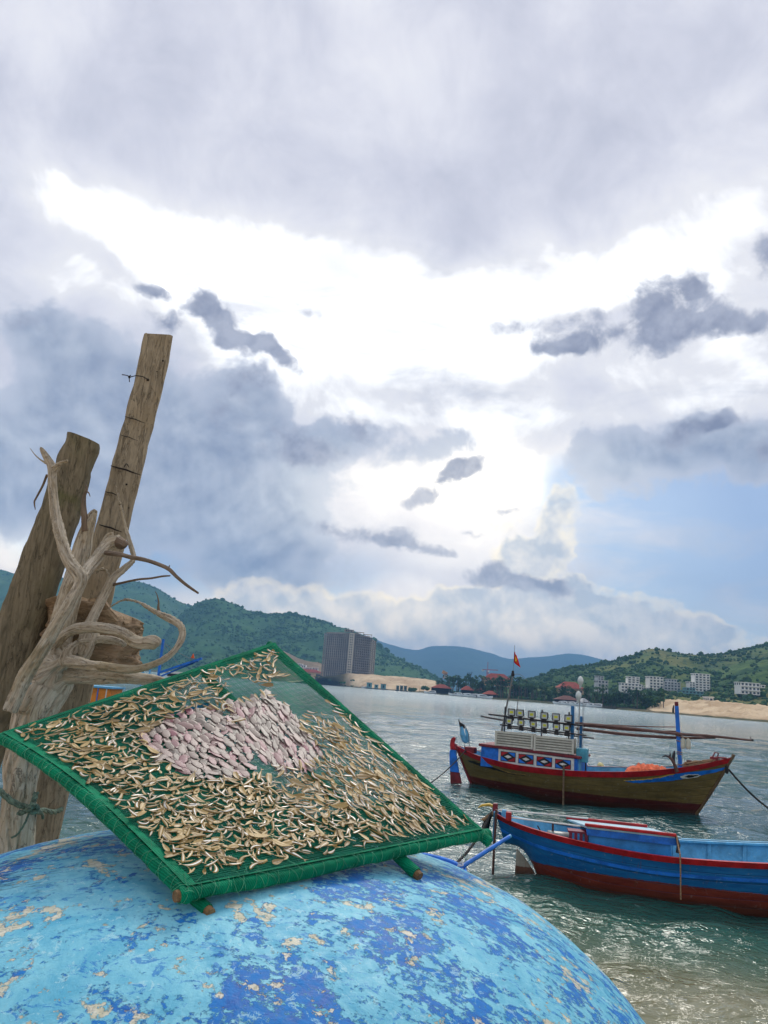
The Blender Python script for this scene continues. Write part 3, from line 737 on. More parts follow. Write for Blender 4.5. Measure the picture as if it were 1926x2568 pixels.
THREAD = plain('net_thread', srgb(12, 128, 96), 0.55, 0.25, 5.0, bumps=0, spec=0.4)
WOODEND = plain('cut_bamboo', srgb(128, 98, 64), 0.8, 0.3, 40, c2=srgb(84, 62, 42))
TWINE = plain('pale_twine', srgb(92, 166, 128), 0.7, 0.25, 20, bumps=0)
def build_tray():
    root = thing('drying_tray', A_, 0, 'square green net tray on a wrapped pole frame, tilted on the upturned boat', 'drying tray')
    L = lambda q: q - A_
    # net threads
    rs = random.Random(5)
    def threads(name, n, s0, s1, t0, t1, off, rad, seg=22):
        mb = MB(); ns = int(n * (s1 - s0)); nt = int(n * (t1 - t0))
        def w(k): return 0.0016 * math.sin(k * 1.7)
        for k in range(ns + 1):
            s = s0 + (s1 - s0) * k / ns
            mb.tube([L(tray_pt(s + w(j + k), t0 + (t1 - t0) * j / seg, off)) for j in range(seg + 1)], rad, 3, caps=False)
        for k in range(nt + 1):
            t = t0 + (t1 - t0) * k / nt
            mb.tube([L(tray_pt(s0 + (s1 - s0) * j / seg, t + w(j + k), off + .0012)) for j in range(seg + 1)], rad, 3, caps=False)
        o = mb.build(name, THREAD, root, fix=False); o['kind'] = 'stuff'; return o
    threads('netting', 150, 0.0, 1.0, 0.0, 1.0, 0.012, 0.00105)
    threads('netting', 170, 0.0, 0.52, 0.0, 1.0, -0.004, 0.0015)
    threads('netting', 170, 0.5, 1.0, 0.0, 0.20, -0.004, 0.0015)
    # selvedge band of doubled net folded inside the frame
    mb = MB()
    for (sa, ta, sb, tb, inx, iny) in ((0, 0, 1, 0, 0, 1), (0, 1, 1, 1, 0, -1), (0, 0, 0, 1, 1, 0), (1, 0, 1, 1, -1, 0)):
        rows = []
        for j in range(41):
            f = j / 40; s = sa + (sb - sa) * f; t = ta + (tb - ta) * f; wd = (0.026 if inx >= 0 else 0.012) + 0.008 * fbm(f * 5, sa + ta * 2.3)
            if not (sa == 0 and sb == 0): wd = .010 + .003 * fbm(f * 5, 2)
            rows.append([L(tray_pt(s + inx * wd * q, t + iny * wd * q, 0.019 - 0.004 * q)) for q in (0, 0.5, 1)])
        mb.grid(rows)
    mb.build('net_hem', GREEN, root, smooth=True, fix=False)
    # frame poles wrapped in net
    edges = [((-.015, 0), (1.035, 0), .0155), ((1, -.03), (1, 1.02), .0148), ((-.02, 1), (1.015, 1), .0142), ((0, -.015), (0, 1.0), .0148)]
    for (a, b, r) in edges:
        n = 110; pts = []; rad = []
        for j in range(n + 1):
            f = j / n; s = a[0] + (b[0] - a[0]) * f; t = a[1] + (b[1] - a[1]) * f
            q = L(tray_pt(s, t, 0.0, False)); q = q + Vector((fbm(f * 4, s + 7) * .006, fbm(f * 4, t + 3) * .006, fbm(f * 3, 9 + s) * .006))
            pts.append(q); rad.append(r * (1 + .07 * fbm(f * 26, s * 3 + t) + .03 * math.sin(f * 150 + 4 * fbm(f * 7, 2)) * .6))
        mb = MB(); mb.tube(pts, rad, 12, lump=0.16, seed=a[0] * 3 + a[1]); o = mb.build('pole', GREEN, root, smooth=True)
        tw = MB()
        for rep in range(2):
            sp = []; ph = 0; m = 620; pv = rs.uniform(0, 6)
            for j in range(m + 1):
                f = j / m; i = min(int(f * n), n - 1); g = f * n - i; c = pts[i].lerp(pts[i + 1], g); rr = rad[i] * 1.09 + .0004
                ax = (pts[i + 1] - pts[i]).normalized(); e1 = ax.orthogonal().normalized(); e2 = ax.cross(e1)
                ph = pv + (1 - 2 * rep) * f * (20 + 11 * rep) * 2 * math.pi + 1.6 * fbm(f * 9, rep + 1)
                sp.append(c + e1 * math.cos(ph) * rr + e2 * math.sin(ph) * rr)
            tw.tube(sp, 0.0005, 3, caps=False)
        tw.build('lashing', TWINE, o, fix=False)
    def stick(p0, p1, r, wrap=True):
        mb = MB(); d = (p1 - p0)
        mb.tube([p0 + d * (k / 30) for k in range(31)], [r * (1 + .08 * fbm(k * .6, r * 90)) for k in range(31)], 10, lump=.08); o = mb.build('crosspiece', GREEN, root, smooth=True)
        mb = MB(); u = d.normalized(); mb.tube([p0 - u * .014, p0 + u * .004], [r * .8, r * .86], 10); mb.build('cut_end', WOODEND, o)
    stick(L(tray_pt(.665, -.055, -.026, False)), L(tray_pt(.70, 1.0, -.026, False)), .0155)
    stick(L(tray_pt(.045, -.028, -.027, False)), L(tray_pt(.06, 1.0, -.026, False)), .014)
    mb = MB(); u = (A_ - B_).normalized(); q = L(tray_pt(-.015, 0, 0, False)); mb.tube([q - u * .002, q + u * .008], [.0135, .012], 12); mb.build('cut_end', WOODEND, root)
    # loose thread ends
    mb = MB()
    for k in range(46):
        e = rs.choice(((rs.random(), 0), (0, rs.random()), (rs.random(), 0), (rs.random() * .2, 0))); c = L(tray_pt(e[0], e[1], .022, False)); v = Vector((rs.gauss(0, 1), rs.gauss(0, 1), rs.gauss(0, .8))) * .022; w = Vector((rs.gauss(0, 1), rs.gauss(0, 1), rs.gauss(0, 1))) * .014
        mb.tube([c, c + v * .5 + w * .4, c + v + w * .2], .0005, 3, caps=False)
    o = mb.build('loose_thread', TWINE, root, fix=False); o['kind'] = 'stuff'
build_tray()

# ------------------------------------------------------------------ dried fish and squid
def fish_material(t, p):
    at_ = t.new('ShaderNodeAttribute', attribute_name='stripe'); tn = t.new('ShaderNodeAttribute', attribute_name='tone'); oi = t.new('ShaderNodeObjectInfo')
    P = ocoord(t); n = t.noise(P, 130, 4, 0.6); r = t.math('FRACT', t.math('ADD', oi.outputs['Random'], tn.outputs['Fac']))
    c = t.ramp(r, [(0.0, srgb(112, 92, 44)), (0.25, srgb(164, 136, 70)), (0.5, srgb(194, 166, 104)), (0.75, srgb(140, 114, 58)), (1.0, srgb(182, 160, 112))])
    c = t.mix(t.step(n, 0.35, 0.7, 0, 0.45), c, srgb(122, 92, 56))
    sv = t.math('MULTIPLY', t.math('ADD', t.step(at_.outputs['Fac'], 0.40, 0.85), 0.0), t.step(r, 0.45, 0.6, 0.15, 1.0))
    c = t.mix(sv, c, srgb(232, 230, 222))
    t.l.new(c, p.inputs['Base Color']); 
    t.l.new(t.math('SUBTRACT', 0.5, t.math('MULTIPLY', sv, 0.22)), p.inputs['Roughness']); setp(p, spec=0.5)
    bump(t, p, n, 0.3, 0.0015)
FISH = material('dried_fish_skin', fish_material)
def squid_material(t, p):
    at_ = t.new('ShaderNodeAttribute', attribute_name='stripe'); tn = t.new('ShaderNodeAttribute', attribute_name='tone'); oi = t.new('ShaderNodeObjectInfo')
    P = ocoord(t); n = t.noise(P, 110, 4, 0.65); r = t.math('FRACT', t.math('ADD', oi.outputs['Random'], tn.outputs['Fac']))
    c = t.ramp(r, [(0.0, srgb(112, 105, 94)), (0.4, srgb(138, 124, 113)), (0.75, srgb(134, 110, 103)), (0.94, srgb(150, 110, 112)), (1.0, srgb(142, 84, 94))])
    c = t.mix(t.step(n, 0.5, 0.72, 0, 0.35), c, srgb(176, 138, 134))
    c = t.mix(t.step(at_.outputs['Fac'], 0.25, 0.95, 0, 0.6), c, srgb(112, 80, 74))
    t.l.new(c, p.inputs['Base Color']); setp(p, rough=0.38, spec=0.5); bump(t, p, n, 0.3, 0.002)
SQUID = material('dried_squid_skin', squid_material)
def attr(me, name, vals):
    a = me.attributes.new(name, 'FLOAT', 'POINT'); a.data.foreach_set('value', np.asarray(vals, np.float32))
def fish_geo(kind, rng):
    """unit-length dried fish along x; returns verts, faces, stripe"""
    vs, fs, st = [], [], []
    N = 8; bend = rng.uniform(-.9, .9) if kind == 'slim' else rng.uniform(-.4, .4); curl = rng.uniform(.0, .22)
    if kind == 'curled': bend = rng.choice((-1, 1)) * rng.uniform(1.6, 2.6)
    wid = {'slim': .090, 'curled': .10, 'split': .150}[kind]; x = y = 0.0; th = -bend / 2
    for i in range(N):
        f = i / (N - 1); w = wid * (math.sin(math.pi * min(1, (f * .86 + .12))) ** .8) * (1.15 - .5 * f) + .008; h = w * (.5 if kind != 'split' else .22) 
        if i: x += math.cos(th) / (N - 1) * .86; y += math.sin(th) / (N - 1) * .86; th += bend / (N - 1)
        nx, ny = -math.sin(th), math.cos(th); z0 = curl * (f - .5) ** 2 * 1.4 + .03
        ring = ((1.0, .15, 0), (.55, .8, .25), (.05, 1.0, 1), (-1.0, .3, .0), (-.6, -.5, 0), (.5, -.5, 0)) if kind != 'split' else ((1.05, .9, 0), (.5, .25, .1), (0, -.05, .62), (-.5, .3, .1), (-1.05, 1.0, 0), (0, -.9, 0))
        for a, b, s in ring: vs.append((x + nx * a * w, y + ny * a * w, z0 + b * h + .02)); st.append(s * (1 if .08 < f < .9 else .2))
    for i in range(N - 1):
        for k in range(6): fs.append((i * 6 + k, i * 6 + (k + 1) % 6, (i + 1) * 6 + (k + 1) % 6, (i + 1) * 6 + k))
    fs.append((0, 5, 4, 3, 2, 1)); o = len(vs); nx, ny = -math.sin(th), math.cos(th); dx, dy = math.cos(th), math.sin(th); z = z0 + .03
    vs += [(x, y, z), (x + dx * .16 + nx * .09, y + dy * .16 + ny * .09, z + .03), (x + dx * .09, y + dy * .09, z + .01), (x + dx * .16 - nx * .09, y + dy * .16 - ny * .09, z + .02)]; st += [0, 0, 0, 0]
    fs += [(o, o + 1, o + 2), (o, o + 2, o + 3)]
    cx = sum(v[0] for v in vs) / len(vs); cyy = sum(v[1] for v in vs) / len(vs)
    return [(v[0] - cx, v[1] - cyy, v[2]) for v in vs], fs, st
def squid_geo(rng, slim):
    vs, fs, st = [], [], []; N = 8; w0 = .15 if slim else .22
    for i in range(N):
        f = i / (N - 1); w = w0 * (math.sin(math.pi * (.06 + .80 * f)) ** .75) * (.85 + .3 * f); z = .04 + .04 * (f - .5) ** 2
        for a, b in ((1, .1), (.5, .75), (-.5, .75), (-1, .1), (0, -.3)): vs.append((f * .78, a * w, z + b * w * .38)); st.append((.72 if abs(a) == 1 else .0) * rng.uniform(.7, 1.1) + (.25 if f > .8 else 0))
    for i in range(N - 1):
        for k in range(5): fs.append((i * 5 + k, i * 5 + (k + 1) % 5, (i + 1) * 5 + (k + 1) % 5, (i + 1) * 5 + k))
    fs.append((0, 4, 3, 2, 1)); fs.append(tuple((N - 1) * 5 + k for k in range(5)))
    o = len(vs); vs += [(.02, 0, .06), (.20, w0 * 1.35, .05), (.30, w0 * .6, .06), (.20, -w0 * 1.35, .05), (.30, -w0 * .6, .06)]; st += [0] * 5; fs += [(o, o + 1, o + 2), (o, o + 4, o + 3)]
    hd = len(vs)      # head, eyes and arms
    for f, w in ((.76, .06), (.84, .075), (.90, .05)):
        for a, b in ((1, .1), (0, .8), (-1, .1), (0, -.3)): vs.append((f, a * w, .05 + b * w * .5)); st.append(.9 if abs(a) == 1 and f == .84 else .4)
    for i in range(2):
        for k in range(4): fs.append((hd + i * 4 + k, hd + i * 4 + (k + 1) % 4, hd + i * 4 + 4 + (k + 1) % 4, hd + i * 4 + 4 + k))
    for k in range(5):
        a = (k - 2) * .2 + rng.uniform(-.1, .1); o = len(vs); L = rng.uniform(.12, .24)
        vs += [(.88, (k - 2) * .018 - .012, .05), (.88, (k - 2) * .018 + .012, .06), (.88 + L * math.cos(a), (k - 2) * .018 + L * math.sin(a), .03 + rng.random() * .04)]; st += [.3, .3, .6]; fs.append((o, o + 1, o + 2))
    return [(v[0] - .45, v[1], v[2]) for v in vs], fs, st
def in_poly(x, y, poly):
    c = False; n = len(poly)
    for i in range(n):
        x1, y1 = poly[i]; x2, y2 = poly[(i + 1) % n]
        if (y1 > y) != (y2 > y) and x < (x2 - x1) * (y - y1) / (y2 - y1) + x1: c = not c
    return c
def build_catch():
    rng = random.Random(12)
    T = lambda L: [px2st(x / 1.296, 1600 + y / 1.296) for x, y in L]
    SQ1 = T([(450, 325), (500, 297), (600, 255), (700, 240), (745, 268), (790, 330), (812, 405), (800, 455), (720, 478), (655, 478), (600, 455), (560, 440), (490, 390)])
    SQ2 = T([(738, 232), (800, 222), (868, 195), (935, 245), (1010, 350), (1042, 388), (1000, 438), (900, 444), (850, 412), (780, 325)])
    GAP = [T(q) for q in ([(735, 130), (860, 165), (880, 150), (890, 140), (960, 140), (1100, 285), (1010, 255), (975, 290), (930, 240), (868, 192), (800, 215), (735, 235)],
                          [(880, 20), (925, 20), (1110, 280), (1240, 390), (1560, 610), (1480, 600), (1290, 410), (1180, 345), (1090, 300), (960, 150), (900, 120)],
                          [(790, 340), (860, 415), (900, 450), (1000, 445), (1050, 385), (1000, 330), (1010, 300), (985, 270), (1050, 470), (900, 460), (770, 470), (650, 485), (540, 445), (500, 390), (470, 350), (560, 430)],
                          [(820, 440), (870, 435), (1010, 560), (980, 545)])]
    BARE = [T(q) for q in ([(440, 330), (560, 260), (640, 245), (620, 225), (420, 300), (440, 400), (540, 460)],)]
    DENSE = T([(380, 560), (560, 740), (1000, 690), (1480, 610), (1290, 420), (1100, 300), (980, 290), (1040, 460), (860, 460), (600, 560)])
    def dist(a, b):
        return math.hypot((a[0] - b[0]) * 1.0, (a[1] - b[1]) * 1.0)
    def scatter(accept, spacing, tries):
        pts = []; cell = {}
        for _ in range(tries):
            s, t = rng.uniform(.03, .985), rng.uniform(.03, .985)
            if not accept(s, t): continue
            d = spacing(s, t); ok = True; ci, cj = int(s * 60), int(t * 60)
            for i in range(ci - 2, ci + 3):
                for j in range(cj - 2, cj + 3):
                    for q in cell.get((i, j), ()):
                        if dist(q, (s, t)) < d: ok = False; break
            if ok: pts.append((s, t)); cell.setdefault((ci, cj), []).append((s, t))
        return pts
    sq = lambda s, t: in_poly(s, t, SQ1) or in_poly(s, t, SQ2)
    def fish_ok(s, t):
        if not (.034 < s < .972 and .034 < t < .962): return False
        if sq(s, t) or any(in_poly(s, t, g) for g in GAP): return False
        if any(in_poly(s, t, g) for g in BARE): return rng.random() < .25
        n = fbm(s * 7, t * 7, 4.0, 3)
        return n > -.26 or rng.random() < .3
    fp = scatter(fish_ok, lambda s, t: .0130 if in_poly(s, t, DENSE) else .0158, 36000)
    sp = scatter(sq, lambda s, t: .0164 if in_poly(s, t, SQ2) else .0203, 9000)
    # meshes
    def mesh_of(name, geo, mat):
        v, f, st = geo; me = bpy.data.meshes.new(name); me.from_pydata(v, [], f); me.materials.append(mat); attr(me, 'stripe', st); attr(me, 'tone', [0] * len(v))
        bm = bmesh.new(); bm.from_mesh(me); bmesh.ops.recalc_face_normals(bm, faces=bm.faces[:]); bm.to_mesh(me); bm.free()
        me.polygons.foreach_set('use_smooth', [True] * len(me.polygons)); return me
    KIND = {k: [fish_geo(k, rng) for _ in range(n)] for k, n in (('slim', 18), ('split', 14), ('curled', 8))}
    KM = {k: [mesh_of('dried_fish', g, FISH) for g in v] for k, v in KIND.items()}
    SL = [squid_geo(rng, False) for _ in range(4)]; SS = [squid_geo(rng, True) for _ in range(4)]
    SLM = [mesh_of('dried_squid', g, SQUID) for g in SL]; SSM = [mesh_of('dried_squid', g, SQUID) for g in SS]
    def basis(s, t, ang, lift, tip=0.0):
        o, x, y, z = tray_frame(s, t); c, n = math.cos(ang), math.sin(ang); ax = x * c + y * n; ay = -x * n + y * c
        if tip: M0 = Matrix.Rotation(tip, 3, ax); ay = M0 @ ay; z = M0 @ z
        M = Matrix.Identity(4)
        for i in range(3): M[i][0], M[i][1], M[i][2], M[i][3] = ax[i], ay[i], z[i], o[i] + z[i] * lift
        return M
    items = []
    for s, t in fp:
        right = s > .62 and t < .8
        k = rng.choices(('slim', 'split', 'curled'), (6, 3, .6) if right else (6, 4, 1.6))[0]
        ang = (-math.pi / 2 + rng.gauss(0.15, .42)) if right else ((rng.gauss(.3, .9) + (math.pi if rng.random() < .5 else 0)) if rng.random() < .7 else rng.uniform(0, 6.28))
        ln = min(.066, .040 * math.exp(rng.gauss(0, .22))) * (1.05 if k == 'split' else 1)
        M = basis(s, t, ang, .0155 + rng.uniform(0, .008), rng.gauss(0, .3)) @ Matrix.Diagonal((ln, ln, ln * rng.uniform(.8, 1.3), 1))
        items.append((ln / (M.translation - EYEV).length, k, rng.randrange(len(KM[k])), M, rng.random()))
    items.sort(key=lambda q: -q[0])
    LAB = {'slim': 'slim dried fish with a silvery side lying on the green net tray', 'split': 'flat split dried fish, tan and leaf shaped, on the green net tray', 'curled': 'dried fish curled into a hook on the green net tray'}
    for sz, k, i, M, tn in items[:300]:
        o = bpy.data.objects.new('dried_fish', KM[k][i]); COL.objects.link(o); o.matrix_world = M
        tag(o, LAB[k], 'dried fish', 'small dried fish spread over the green tray')
    mb = MB(); st = []; tone = []
    for sz, k, i, M, tn in items[300:]:
        v, f, q = KIND[k][i]; mb.add([M @ Vector(p) for p in v], f); st += q; tone += [tn] * len(v)
    o = mb.build('dried_fish', FISH, smooth=True); attr(o.data, 'stripe', st); attr(o.data, 'tone', tone); tag(o, 'many more small dried fish spread over the far part of the tray', 'dried fish', None, 'stuff')
    for s, t in sp:
        slim = in_poly(s, t, SQ2); i = rng.randrange(4)
        ang = (-math.pi / 2 + rng.gauss(-.28, .16)) if slim else (-math.pi / 2 + rng.gauss(-.15, .3) + (math.pi if rng.random() < .3 else 0)); ln = rng.uniform(.062, .084) if slim else rng.uniform(.052, .070)
        o = bpy.data.objects.new('dried_squid', (SSM if slim else SLM)[i]); COL.objects.link(o)
        o.matrix_world = basis(s, t, ang, .0155 + rng.uniform(0, .004), rng.gauss(0, .12)) @ Matrix.Diagonal((ln, ln, ln * .24, 1))
        tag(o, 'slender pale pink squid laid in the tight row beside the bare net' if slim else 'plump oval pale pink squid in the loose cluster among the fish', 'squid', 'squid drying in the middle of the tray')
    print('fish', len(fp), 'squid', len(sp))
build_catch()

# ------------------------------------------------------------------ timber posts, driftwood, stump, rope
def wood(name, c1_, c2_, c3_, along=(6, 6, 0.9), rough=0.85, crack=0.5, stain=None, limb=False):
    def b(t, p):
        P = ocoord(t); mp = t.new('ShaderNodeMapping'); t.l.new(t.new('ShaderNodeAttribute', attribute_name='grain').outputs['Vector'] if limb else P, mp.inputs[0]); mp.inputs['Scale'].default_value = along
        g = t.noise(mp.outputs[0], 7, 8, 0.68, 1.0); n = t.noise(P, 4, 5, 0.6); s = t.noise(P, 60, 4, 0.7); k = t.noise(mp.outputs[0], 3.1, 5, 0.6, 0.6)
        c = t.mix(t.step(g, 0.32, 0.66), c1_, c2_); c = t.mix(t.step(n, 0.45, 0.72, 0, 0.7), c, c3_)
        c = t.mix(t.step(s, 0.56, 0.72, 0, 0.35), c, tuple(x * .55 for x in c1_))
        ln = t.math('SUBTRACT', 1.0, t.step(t.math('ABSOLUTE', t.math('SUBTRACT', k, 0.5)), 0.003, 0.014))
        c = t.mix(t.math('MULTIPLY', ln, crack), c, tuple(x * .25 for x in c1_))
        if stain is not None: c = t.mix(t.step(t.noise(P, 2.2, 4, 0.6, .5), 0.52, 0.66, 0, 0.6), c, stain)
        t.l.new(c, p.inputs['Base Color']); setp(p, rough=rough, spec=0.2)
        bump(t, p, t.math('ADD', t.math('MULTIPLY', g, 1.0), t.math('ADD', t.math('MULTIPLY', s, .4), t.math('MULTIPLY', ln, -1.2))), 0.55, 0.004)
    return material(name, b)
PLANK = wood('grey_plank_wood', srgb(116, 106, 88), srgb(162, 150, 126), srgb(142, 128, 102))
LOG = wood('dark_log_wood', srgb(88, 82, 66), srgb(130, 120, 98), srgb(112, 106, 78), stain=srgb(88, 92, 56))
DRIFT = wood('bleached_driftwood', srgb(146, 134, 114), srgb(196, 186, 166), srgb(164, 150, 122), along=(.42, .42, 1.3), crack=0.6, stain=srgb(142, 126, 90), limb=True)
TWIG = wood('dark_twig', srgb(88, 78, 68), srgb(134, 118, 100), srgb(106, 88, 70), along=(.3, .3, 1.3), crack=0.3, limb=True)
HOLE = plain('dark_hole', srgb(34, 28, 24), 0.9, 0.2, bumps=0)
WIRE = plain('rusty_wire', srgb(52, 46, 44), 0.6, 0.2, bumps=0, metal=0.4)
def fan(pts, y): return [Vector(at(u, v, y)) for u, v in pts]
def post(name, path, ydep, thick, mat, label, bevel, wob, seed, base_z=1.2, top_tilt=0.0):
    """a beam whose front face follows the path (u, v, half width px)"""
    P = [Vector(at(u, v, ydep)) for u, v, w in path]; W = [w * ydep / FPX for u, v, w in path]
    d = (P[-1] - P[-2]).normalized(); k = (P[-1].z - base_z) / -d.z
    if k > 0: P.append(P[-1] + d * k); W.append(W[-1] * 1.03)
    base = P[-1]; root = thing(name, base, 0, label, 'post')
    n = 60; pp = spline([(*q, w) for q, w in zip(P, W)], n); rows = []
    sec = []
    for cxs, czs in ((-1, -1), (1, -1), (1, 1), (-1, 1)):
        for q in range(4):
            a = math.pi * (1.25 + .5 * (((-1, -1), (1, -1), (1, 1), (-1, 1)).index((cxs, czs)))) + (q - 1.5) * math.pi / 6 * 1.0
            sec.append((cxs * (1 - bevel) + bevel * math.cos(a) * 1.1, czs * (1 - bevel) + bevel * math.sin(a) * 1.1))
    for i in range(n):
        c = Vector(pp[i][:3]); w = pp[i][3]; a = Vector(pp[max(0, i - 1)][:3]); b = Vector(pp[min(n - 1, i + 1)][:3]); ax = (b - a).normalized()
        side = Vector((1, 0.28, 0)); side = (side - ax * side.dot(ax)).normalized(); back = side.cross(ax).normalized()
        if back.y < 0: back = -back
        r = []
        for k2, (sx, sy) in enumerate(sec):
            q = c + side * (sx * w) + back * ((sy + 1) * thick / 2)
            q = q + side * (wob * fbm(i * .25 + seed, k2 * .9 + (1 if sx > 0 else 7), 1, 4)) + back * (wob * .5 * fbm(i * .3, k2 + seed, 5, 3))
            if i == 0: q = q - ax * (top_tilt * (sx * .5 + .5)) * -1 + ax * (.006 * fbm(k2 * 1.7, seed, 3))
            r.append(q - base)
        rows.append(r)
    mb = MB(); mb.grid(rows, wrap=True); mb.add(rows[0], [tuple(range(len(sec)))]); mb.build('timber', mat, root, smooth=True)
    return root, base
def z1(x, y): return x * .4068, 800 + y * .4068
pk, pkb = post('timber_post', [(397, 843, 36), (385, 905, 37), (370, 970, 36), (352, 1040, 36.5), (341, 1085, 36), (321, 1160, 37), (300, 1245, 37), (277, 1340, 38), (250, 1450, 38), (225, 1560, 39), (120, 2010, 40)], 3.9, .07, PLANK,
               'tall grey squared plank post scored with dark cross cuts, leaning right', .22, .005, 1.0, top_tilt=-.022)
for (xa, ya, xb, yb, w) in ((770, 600, 895, 642, 2.0), (738, 713, 850, 750, 1.6), (683, 904, 868, 962, 3.6), (650, 1064, 735, 1090, 2.2), (612, 1268, 752, 1313, 3.4), (765, 915, 778, 890, 2), (778, 890, 795, 915, 2)):
    a = Vector(at(*z1(xa, ya), 3.875)) - pkb; b = Vector(at(*z1(xb, yb), 3.88)) - pkb
    mb = MB(); m = a.lerp(b, .5) + Vector((0, 0, .003)); mb.tube([a, a.lerp(b, .25), m, a.lerp(b, .75), b], [w * .0006, w * .0012, w * .0014, w * .001, w * .0004], 5); mb.build('saw_cut', HOLE, pk)
for (x, y, r) in ((903, 205, 13), (1005, 258, 8), (968, 325, 5), (912, 375, 11), (780, 1020, 8), (795, 1165, 5), (905, 215, 10)):
    c = Vector(at(*z1(x, y), 3.897)) - pkb; mb = MB(); mb.lathe([(.0001, 0), (r * .0007, .0), (r * .0006, .004), (.0001, .005)], c, 8, rot=Matrix.Rotation(R(90), 3, 'X')); mb.build('nail_hole', HOLE, pk)
mb = MB(); mb.tube([Vector(at(*z1(x, y), yy)) - pkb for x, y, yy in ((915, 374, 3.885), (880, 355, 3.87), (840, 348, 3.87), (808, 356, 3.885), (796, 366, 3.93), (790, 350, 3.9), (770, 345, 3.9), (752, 343, 3.9))], .0028, 5)
mb.tube([Vector(at(*z1(x, y), 3.9)) - pkb for x, y in ((798, 360), (806, 345), (796, 352), (798, 388))], .0025, 5); mb.build('wire', WIRE, pk)
lg, lgb = post('timber_post', [(207, 1092, 40), (182, 1165, 41), (143, 1285, 45), (104, 1400, 48), (64, 1520, 52), (22, 1640, 56), (-20, 1760, 58), (-110, 2010, 60)], 3.45, .16, LOG, 'thick dark weathered log post with a broken top behind the pale driftwood', .55, .010, 5.0, top_tilt=.01)
def build_driftwood():
    base = Vector(at(45, 2120, 3.3)); base.z = 1.45
    root = thing('driftwood', base, 0, 'pale bleached driftwood tree with twisted bare branches standing against the posts', 'driftwood')
    def path(pts, conv=z1, sc_=.86):
        out = []
        for x, y, w, d in pts:
            u, v = conv(x, y); q = Vector(at(u, v, d)) - base; out.append((*q, w * (.4068 if conv is z1 else 1) / 2 * d / FPX * sc_))
        return out
    full = lambda x, y: (x, y)
    from mathutils import kdtree
    def grain_attr(o, samp):
        kd = kdtree.KDTree(len(samp))
        for i, q in enumerate(samp): kd.insert(q[0], i)
        kd.balance(); me = o.data; out = np.zeros((len(me.vertices), 3), np.float32)
        for v in me.vertices:
            _, i, _ = kd.find(v.co); c, ln, ax, e1, e2 = samp[i]; d = v.co - c; a = math.atan2(d.dot(e2), d.dot(e1)); out[v.index] = (math.cos(a), math.sin(a), ln + d.dot(ax))
        a = me.attributes.new('grain', 'FLOAT_VECTOR', 'POINT'); a.data.foreach_set('vector', out.ravel()); return out
    SAMP = []
    big = MB()
    def limb(mb, pts, conv=z1, n=40, sides=12, lump=.14, seed=1.0, sc_=.78):
        p = spline(path(pts, conv, sc_), n); mb.tube([q[:3] for q in p], [max(q[3], .0015) for q in p], sides, lump=lump, seed=seed)
        pts_ = [Vector(q[:3]) for q in p]; ln = seed * 1.37; e1 = None
        for i in range(len(pts_) - 1):
            ax = (pts_[i + 1] - pts_[i]); L_ = ax.length; ax.normalize()
            e1 = (e1 - ax * e1.dot(ax)).normalized() if e1 is not None else ax.orthogonal().normalized()
            for k in range(3): SAMP.append((pts_[i].lerp(pts_[i + 1], k / 3), ln + L_ * k / 3, ax.copy(), e1.copy(), ax.cross(e1)))
            ln += L_
    limb(big, [(20, 2500, 120, 3.36), (40, 2130, 104, 3.35), (50, 1980, 98, 3.33), (66, 1860, 112, 3.3), (100, 1765, 130, 3.28), (140, 1690, 118, 3.3), (150, 1600, 82, 3.34), (172, 1500, 72, 3.36), (198, 1410, 62, 3.38), (214, 1340, 50, 3.38), (228, 1300, 34, 3.38), (240, 1278, 14, 3.38)], full, seed=2)
    limb(big, [(60, 2420, 110, 3.12), (150, 2215, 112, 3.12), (250, 2050, 108, 3.1), (340, 1900, 106, 3.1), (430, 1750, 106, 3.1), (488, 1640, 100, 3.12), (490, 1580, 108, 3.12), (430, 1500, 104, 3.14), (385, 1380, 92, 3.16), (345, 1220, 80, 3.18), (328, 1060, 72, 3.18), (322, 920, 66, 3.18), (300, 870, 56, 3.18), (262, 810, 40, 3.18), (248, 786, 18, 3.18)], seed=3, n=60)
    limb(big, [(330, 930, 60, 3.18), (370, 890, 40, 3.15), (420, 872, 26, 3.12)], n=10, seed=4)
    limb(big, [(490, 1620, 100, 3.14), (530, 1560, 96, 3.2), (600, 1470, 96, 3.3), (670, 1390, 108, 3.36), (740, 1370, 104, 3.36)], seed=5, n=24)
    limb(big, [(640, 1420, 60, 3.36), (660, 1350, 50, 3.38), (700, 1320, 26, 3.38)], n=12, seed=6)
    limb(big, [(480, 2080, 110, 3.32), (560, 1870, 84, 3.36), (640, 1710, 78, 3.4), (700, 1600, 62, 3.42), (770, 1535, 56, 3.44), (822, 1480, 44, 3.46), (806, 1400, 44, 3.46), (772, 1280, 36, 3.45), (735, 1110, 26, 3.43), (706, 990, 10, 3.42)], seed=7, n=50)
    limb(big, [(330, 2160, 120, 3.25), (420, 2110, 96, 3.2), (600, 2140, 76, 3.1), (800, 2160, 68, 3.0), (940, 2132, 60, 2.98), (1050, 2070, 58, 3.0), (1115, 1985, 56, 3.05), (1120, 1905, 58, 3.08), (1055, 1850, 62, 3.1), (960, 1805, 40, 3.12), (860, 1748, 28, 3.15), (770, 1730, 26, 3.2), (700, 1762, 20, 3.24), (662, 1792, 14, 3.26)], seed=8, n=80)
    limb(big, [(330, 2010, 90, 3.28), (430, 1925, 76, 3.22), (530, 1903, 80, 3.18), (650, 1908, 84, 3.15), (750, 1930, 84, 3.12), (825, 1982, 92, 3.1), (880, 2000, 104, 3.08), (930, 1995, 118, 3.06), (968, 2000, 96, 3.05), (985, 2008, 40, 3.05)], seed=9, n=50)
